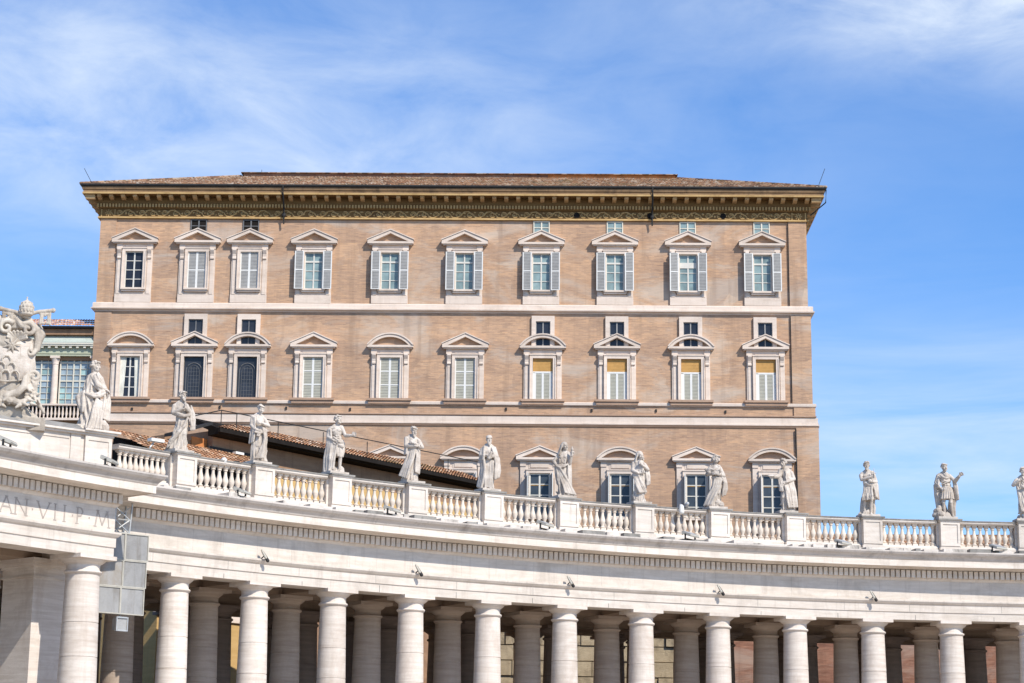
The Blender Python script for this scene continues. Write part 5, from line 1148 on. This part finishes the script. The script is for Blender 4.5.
def statue9(f):     # man turned to the viewer's left, arm out with an open book
    f.long_robe((.03, 0), (.02, 0), (.08, 0), .26, .22, (-.08, -.14), amp=.10, twist=5, z0=.22)
    f.head((-.05, -.06, 1.67), -.6, .2, 0, .06, 'curly')
    f.arm((-.17, -.03, 1.41), (-.22, -.16, 1.20), (-.40, -.30, 1.14), (-1, -.3, -.05), (0, -.4, 1), .02, .2, 1.1); f.arm((.20, -.01, 1.40), (.25, -.08, 1.12), (-.02, -.24, .98), (-1, -.2, -.5), (0, 0, 1), .025)
    f.b.ell((-.50, -.33, 1.17), (.14, .10, .022), (.2, -.05, .2), 8); f.b.cap((-.62, -.34, 1.16), (-.38, -.36, 1.20), .02, .02, 6)
    f.drape([(-.26, -.18, 1.12), (-.16, -.2, 1.12)], [(-.22, -.2, .72), (-.12, -.24, .68)], 5, .040); f.drape([(.0, -.14, 1.40), (.18, .0, 1.37)], [(.0, -.2, 1.08), (.20, -.06, 1.04)], 6, .034); f.drape([(-.10, -.2, 1.0), (.22, -.1, 1.06)], [(.10, -.24, .12), (.40, -.06, .16)], 9, .038, (.02, -.03, 0))
    f.leg((-.06, 0, .7), (-.10, -.16, .48), (-.10, -.04, .08), (-.18, -.3, 0)); f.leg((.08, 0, .6), (.12, -.06, .45), (.14, .02, .08), (.16, -.25, 0)); f.rock((.1, 0, 0), (.35, .25, .08))
def statue10(f):    # short tunic, bare shoulder, dagger at the breast
    f.torso((.02, 0), (.0, 0)); f.head((.0, -.03, 1.68), .1, .05, 0, .05, 'curly')
    f.robe([(.52, .05, 0, .23, .19, 1.5), (.72, .04, 0, .205, .18, 1.2), (.95, .02, 0, .19, .16, .8), (1.12, .01, 0, .165, .14, .6), (1.22, .01, 0, .16, .13, .3)], 11, .10, 3)
    f.leg((-.08, 0, .9), (-.10, -.05, .49), (-.12, .02, .08), (-.16, -.3, 0)); f.leg((.11, 0, .9), (.12, -.10, .49), (.10, -.02, .08), (.14, -.3, 0))
    f.arm((-.20, 0, 1.42), (-.20, -.12, 1.20), (.10, -.24, 1.26), (1, -.2, .2), (0, 0, 1), 0, .8, 1.15); f.arm((.20, 0, 1.40), (.27, -.06, 1.12), (.16, -.22, 1.10), (-1, -.3, .3), (0, 0, 1), .015, .7)
    f.b.cap((.20, -.27, 1.18), (.23, -.27, 1.34), .018, .018, 6); f.b.cap((.15, -.27, 1.33), (.30, -.27, 1.36), .016, .016, 6); f.b.cap((.23, -.27, 1.36), (.24, -.26, 1.56), .022, .006, 6)
    f.drape([(.10, -.16, 1.22), (.26, -.05, 1.2)], [(.26, -.14, .62), (.36, -.02, .54)], 7, .038, (0, -.02, 0)); f.drape([(-.16, -.12, 1.08), (-.1, -.12, 1.16)], [(.24, -.14, 1.0), (.26, -.1, 1.1)], 5, .036, (0, -.06, -.06)); f.drape([(-.14, -.1, 1.0), (.12, -.18, 1.0)], [(-.18, -.14, .5), (.12, -.2, .52)], 7, .036)
    f.drape([(-.2, .06, .6), (.2, .06, .6)], [(-.24, .08, .04), (.2, .1, .04)], 9, .05, (0, 0, 0)); f.rock((-.02, .03, 0), (.36, .25, .07))
def statue11(f):    # Roman soldier in cuirass and kilt, arm raised to the viewer's right
    f.torso((.03, 0), (.01, 0), w=1.06); f.head((.02, -.03, 1.69), .5, -.03, 0, 0, 'short')
    f.robe([(.62, .05, -.01, .235, .20, 1.6), (.80, .04, 0, .21, .18, 1.2), (.95, .03, 0, .185, .155, .6), (1.04, .03, 0, .165, .135, .2)], 18, .075, 0)
    f.leg((-.06, 0, .9), (-.06, -.06, .50), (-.02, .02, .08), (-.04, -.3, 0)); f.leg((.14, 0, .9), (.18, -.08, .50), (.24, .02, .08), (.34, -.22, 0))
    f.arm((.20, -.01, 1.43), (.34, -.10, 1.24), (.50, -.22, 1.43), (.7, -.3, .5), (0, -.3, 1), .012, .25, 1.1); f.arm((-.20, 0, 1.43), (-.31, 0, 1.18), (-.18, -.12, 1.0), (.7, -.3, -.6), (0, 0, 1), 0, .7, 1.15)
    f.drape([(-.19, -.10, 1.44), (.0, -.14, 1.46)], [(.17, -.12, 1.42), (.1, -.13, 1.5)], 4, .034, (0, -.03, -.05)); f.drape([(-.26, .02, 1.42), (-.20, -.05, 1.46)], [(-.36, .05, 1.08), (-.26, -.08, 1.02)], 5, .046); f.drape([(-.36, .05, 1.1), (-.2, .08, 1.0)], [(-.22, .08, .14), (.1, .12, .1)], 9, .055, (-.02, .02, 0))
    f.drape([(.26, .02, 1.36), (.34, -.04, 1.28)], [(.30, .04, .62), (.42, .0, .62)], 6, .042); f.drape([(.14, .1, 1.0), (.3, .08, 1.0)], [(.12, .12, .1), (.3, .1, .1)], 6, .05); f.drape([(-.16, -.12, 1.1), (-.1, -.13, 1.3)], [(.18, -.1, 1.24), (.16, -.1, 1.4)], 4, .02, (0, -.03, 0))
    f.b.cap((-.22, .0, .04), (-.20, 0, .36), .12, .09, 8); f.rock((-.2, 0, .1), (.22, .2, .3)); f.rock((.05, .03, 0), (.42, .25, .06))
def statue12(f):    # arms folded, elbow out to the viewer's left
    f.long_robe((.02, 0), (.0, 0), (.04, 0), .22, .2, (.06, -.10), amp=.09, twist=3, z0=.2)
    f.head((.03, -.04, 1.68), .2, .1, 0, .04, 'curly')
    f.arm((-.21, -.01, 1.43), (-.33, -.10, 1.22), (-.12, -.22, 1.36), (1, -.2, .3), (0, 0, 1), .02, .6, 1.1); f.arm((.20, -.01, 1.41), (.30, -.08, 1.14), (.06, -.24, 1.10), (-1, -.2, .1), (0, 0, 1), .02)
    f.drape([(-.22, -.06, 1.18), (.0, -.16, 1.16)], [(-.06, -.22, .28), (.22, -.18, .26)], 8, .04, (-.03, -.03, 0)); f.drape([(-.2, 0, 1.43), (.0, -.14, 1.46)], [(-.2, -.12, 1.1), (.2, -.16, 1.1)], 6, .036, (0, -.04, 0))
    f.leg((-.08, 0, .5), (-.10, -.08, .42), (-.10, -.02, .08), (-.14, -.3, 0)); f.leg((.1, 0, .5), (.12, -.05, .4), (.12, .0, .08), (.16, -.28, 0)); f.rock((0, .03, 0), (.34, .24, .1))
SLAB = ('stone statue in profile swathed in a heavy mantle, on the portico attic', 'stone statue of a bearded man with praying hands and cloth hanging beside him', 'stone statue with curly bowed head and a mantle falling from the arm',
        'bare-chested stone statue with one arm stretched out and cloak to the ground', 'stone statue with arms crossed on the chest and swirling robe', 'stone statue of a bearded friar in a wide mantle holding a book',
        'stone statue of a veiled woman with hand on hip raising a lamp', 'hooded stone statue with gathered mantle and bare feet below the hem', 'stone statue of a woman with upturned head and a bundle at the shoulder',
        'stone statue of a man reaching an open book out to the left', 'stone statue in a short tunic holding a dagger to the breast, against the sky', 'stone statue of a Roman soldier with one arm raised, against the sky', 'stone statue with folded arms at the right edge of the picture')
SH_ = (1.72, 1.47, 1.48, 1.50, 1.49, 1.49, 1.52, 1.45, 1.48, 1.54, 1.57, 1.59, 1.55)
SWAY = ((-.03, .10), (.05, .12), (.04, -.14), (.05, .12), (.05, -.16), (.03, .10), (-.05, .14), (.04, -.12), (.07, .18), (.05, -.14), (.04, .12), (.05, -.10), (.04, .14))
for i in range(13):
    if i: p = arc(th(i - 1), 65.15, 15.20)
    else: p = (-17.95, 86.5, 15.37 + Z0)
    if i == 9: p = (p[0] - .28, p[1], p[2])
    rz = -math.atan2(p[0], p[1])
    st = empty('saint_statue', p, rz, label=SLAB[i], cat='statue', group='saint statues along the colonnade')
    f = Fig(100 + i); globals()['statue%d' % i](f)
    b = MB(); k = SH_[i]; sw, tl = SWAY[i]
    def pose(x, y, z):                              # weight on one hip, shoulders tilted against it
        q = min(1, max(0, (z - 1.02) / .4)); q = q * q * (3 - 2 * q)
        return (x + sw * math.exp(-((z - .92) / .38) ** 2) * (1 if z < 1.7 else 0), y, z + x * tl * q)
    f.b.v = [tuple(v * k for v in pose(*p_)) for p_ in f.b.v]; f.b.v = [(x, y, z + .14) for x, y, z in f.b.v]
    merged('body', f.b, .0155, 'statue', st, 0)
    b.box(-.52, .52, -.45, .42, 0, .15); pl = b.build('plinth', 'statue', st)
    pl.rotation_euler = (0, 0, (-th(i - 1) if i else R_(39.3)) - rz)

# ------------------------------------------------------------------ carved coat of arms over the portico
PX = 84.0 / FPX                                     # metres per unit used for the emblem's own layout, see at()
ca = empty('coat_of_arms', (-20.85, 83.4, 0), R_(13), label='large carved stone coat of arms with shield, tiara and crossed keys above the portico attic', cat='coat of arms')
def at(x, y, d=0.0): return V(((x - 12) * PX, -d, 15.50 + (418 - y) * PX + Z0))
def curl(b, c, r, a0, turns, d, rad, sgn=1, n=22):
    pts = []
    for k in range(n + 1):
        a = a0 + sgn * turns * 2 * math.pi * k / n; q = r * (1 - .82 * k / n); p = V(c) + V((q * math.cos(a), 0, q * math.sin(a))); p.y -= d * k / n; pts.append(p)
    for k in range(n): b.cap(pts[k], pts[k + 1], rad * (1 - .45 * k / n), rad * (1 - .45 * (k + 1) / n), 8)
# shield: a bulging cartouche
b = MB(); out = [(10, 333), (24, 335), (33, 338), (36, 347), (34, 356), (36, 366), (34, 376), (27, 384), (16, 390), (8, 394)]
pts = [at(x, y) for x, y in out]; ax = at(8, 0).x; full = pts + [V((2 * ax - p.x, p.y, p.z)) for p in reversed(pts[:-1])]
cen = at(8, 360); rings = [full]; n = len(full)
vs = []; LV = ((1.0, -.30), (1.0, .25), (.93, .38), (.72, .55), (.4, .66), (.05, .70))
for s, d in LV: vs += [V((cen.x + (p.x - cen.x) * s, -d, cen.z + (p.z - cen.z) * s)) for p in full]
fs = [(j * n + k, j * n + (k + 1) % n, (j + 1) * n + (k + 1) % n, (j + 1) * n + k) for j in range(len(LV) - 1) for k in range(n)] + [tuple(range(n - 1, -1, -1)), tuple(range((len(LV) - 1) * n, len(LV) * n))]
b.add(vs, fs, 0, True)
for k in range(n): b.cap(full[k] + V((0, -.28, 0)), full[(k + 1) % n] + V((0, -.28, 0)), .085, .085, 7)
shield = merged('shield', b, .035, 'statue', ca, 1)
b = MB()
for k in range(8):
    a = k * math.pi / 4 + .2; c = at(12.5, 346, .72); b.cap(c + V((.06 * math.cos(a), 0, .06 * math.sin(a))), c + V((.36 * math.cos(a), .06, .36 * math.sin(a))), .07, .015, 6)
b.build('star', 'arms', shield)
b = MB()
for x, y in ((8, 362), (3, 369), (13, 369), (-2, 377), (8, 377), (17, 377)):
    P5 = [at(x - 4.2, y + 4, .66), at(x - 4.2, y - 2, .72), at(x - 1.8, y - 5, .72), at(x + 1.8, y - 5, .72), at(x + 4.2, y - 2, .72), at(x + 4.2, y + 4, .66)]
    for k in range(5): b.cap(P5[k], P5[k + 1], .045, .045, 6)
b.tube([at(-12, 375, .5), at(-6, 381, .64), at(8, 383, .68), at(22, 381, .6), at(30, 377, .45)], .035, 6)
b.build('mounts', 'arms', shield)
# scrollwork
b = MB()
curl(b, at(27.5, 328, .55), .30, 2.2, 1.15, .1, .115, -1); curl(b, at(6, 327, .55), .32, .9, 1.15, .1, .115, 1)
def run(pts, r): [b.cap(pts[k], pts[k + 1], r[k], r[k + 1], 9) for k in range(len(pts) - 1)]
run([at(24, 321, .5), at(30, 321, .5), at(36, 327, .4), at(38, 337, .35), at(37, 347, .35), at(33, 352, .45)], [.10, .13, .16, .17, .14, .09]); curl(b, at(31, 350, .45), .17, 0, 1.0, .1, .08, -1)
run([at(9, 320, .5), at(2, 320, .5), at(-8, 325, .4), at(-18, 335, .3), at(-20, 350, .3)], [.10, .13, .16, .17, .14])
for k in range(9): a = math.pi * k / 8; b.cap(at(17, 339, .35), at(17 + 9.5 * math.cos(a), 337 - 6.5 * math.sin(a), .62), .07, .06, 7)
run([at(20, 313, .35), at(16, 318, .45), at(21, 324, .5), at(30, 325, .45), at(35, 330, .35)], [.12, .15, .15, .13, .08]); run([at(22, 311, .35), at(28, 318, .4), at(31, 326, .35)], [.13, .15, .10]); run([at(20, 311, .3), at(10, 314, .4), at(4, 320, .4)], [.12, .14, .1])
run([at(-4, 318, .25), at(10, 322, .25), at(24, 322, .25)], [.25, .30, .25]); run([at(38, 322, .2), at(41, 331, .2), at(39, 338, .25), at(36, 344, .25)], [.12, .17, .14, .07]); 
curl(b, at(36.5, 376, .5), .23, 2.6, 1.1, .1, .10, -1); run([at(31, 374, .5), at(28, 379, .55), at(27, 387, .6), at(20, 394, .6), at(10, 398, .6)], [.12, .15, .16, .17, .18]); run([at(41, 377, .45), at(37, 384, .5), at(37, 392, .4), at(42, 402, .3), at(48, 411, .2)], [.08, .14, .14, .10, .06])
rr = random.Random(9)
for k in range(34):
    t = k / 43; x = 33 + 12 * t * rr.uniform(.2, 1) + rr.uniform(-7, 3); y = 378 + 34 * t * rr.uniform(.75, 1); c = at(x, min(y, 414), .45 + rr.uniform(-.05, .15)); a = rr.uniform(-1.2, .9)
    b.cap(c, c + V((.20 * math.cos(a), -.05, .20 * math.sin(a) - .03)), .085, .035, 6)
for k in range(30):
    c = at(rr.uniform(-6, 28), rr.uniform(391, 408), .55 + rr.uniform(-.05, .15)); a = rr.uniform(-2.6, -.4); b.cap(c, c + V((.20 * math.cos(a), -.06, .18 * math.sin(a))), .10, .05, 7)
run([at(6, 394, .55), at(14, 402, .62), at(24, 404, .6), at(31, 400, .55)], [.13, .15, .14, .09]); curl(b, at(2, 403, .6), .22, 0, 1.1, .1, .1, 1)
merged('scrollwork', b, .024, 'arms', ca, 0)
b = MB()
run([at(-30, 412, .1), at(0, 410, .1), at(24, 411, .05), at(38, 416, .0)], [.5, .5, .36, .2])
b.box(at(-60, 0).x, at(50, 0).x, -.35, .55, 15.0 + Z0, 15.55 + Z0); run([at(-25, 330, -.2), at(-10, 340, -.1), at(8, 345, -.1), at(20, 350, -.1), at(14, 390, -.1)], [.5, .7, .8, .7, .7])
merged('base', b, .05, 'arms', ca, 1)
# tiara with three crowns, and the two keys
b = MB(); tb = at(24.5, 314, .55)
b.lathe([(.26, 0), (.33, .05), (.35, .12), (.33, .17), (.37, .26), (.385, .34), (.34, .38), (.36, .46), (.34, .54), (.28, .60), (.27, .66), (.20, .74), (.10, .79), (.05, .80)], 18, tb)
for zc, r, nn in ((.20, .37, 14), (.42, .355, 13), (.62, .28, 11)):
    for k in range(nn): a = 2 * math.pi * k / nn; b.cap(tb + V((r * math.cos(a), r * math.sin(a), zc)), tb + V((r * 1.04 * math.cos(a), r * 1.04 * math.sin(a), zc + .075)), .035, .018, 6)
b.ell(tb + V((0, 0, .84)), (.06, .06, .06), n=8); b.cap(tb + V((0, 0, .88)), tb + V((0, 0, 1.0)), .022, .022, 6); b.cap(tb + V((-.05, 0, .95)), tb + V((.05, 0, .95)), .02, .02, 6)
b.v = [tuple(tb + (V(q) - tb) * .84) for q in b.v]; merged('tiara', b, .02, 'arms', ca, 0)
for sgn in (1, -1):
    b = MB(); X = lambda x, y, d=.5: at(x, y, d) if sgn > 0 else at(50 - x, y + 1.5, d)
    run([X(22, 314), X(36, 308.5), X(50.5, 306)], [.08, .085, .085]); b.ell(X(51, 306), (.11, .10, .11), n=8)
    for (xa, ya), (xb, yb_) in (((39.5, 309), (38.5, 321)), ((43.3, 308), (43.3, 312)), ((48, 308), (48.5, 321)), ((38.6, 311), (48.4, 310.5)), ((38.6, 320), (42, 320)), ((45, 320), (48.4, 320)), ((40.6, 313), (40.6, 320)), ((46.6, 313), (46.6, 320))): b.cap(X(xa, ya), X(xb, yb_), .055, .055, 6)
    merged('key', b, .025, 'arms', ca, 1)
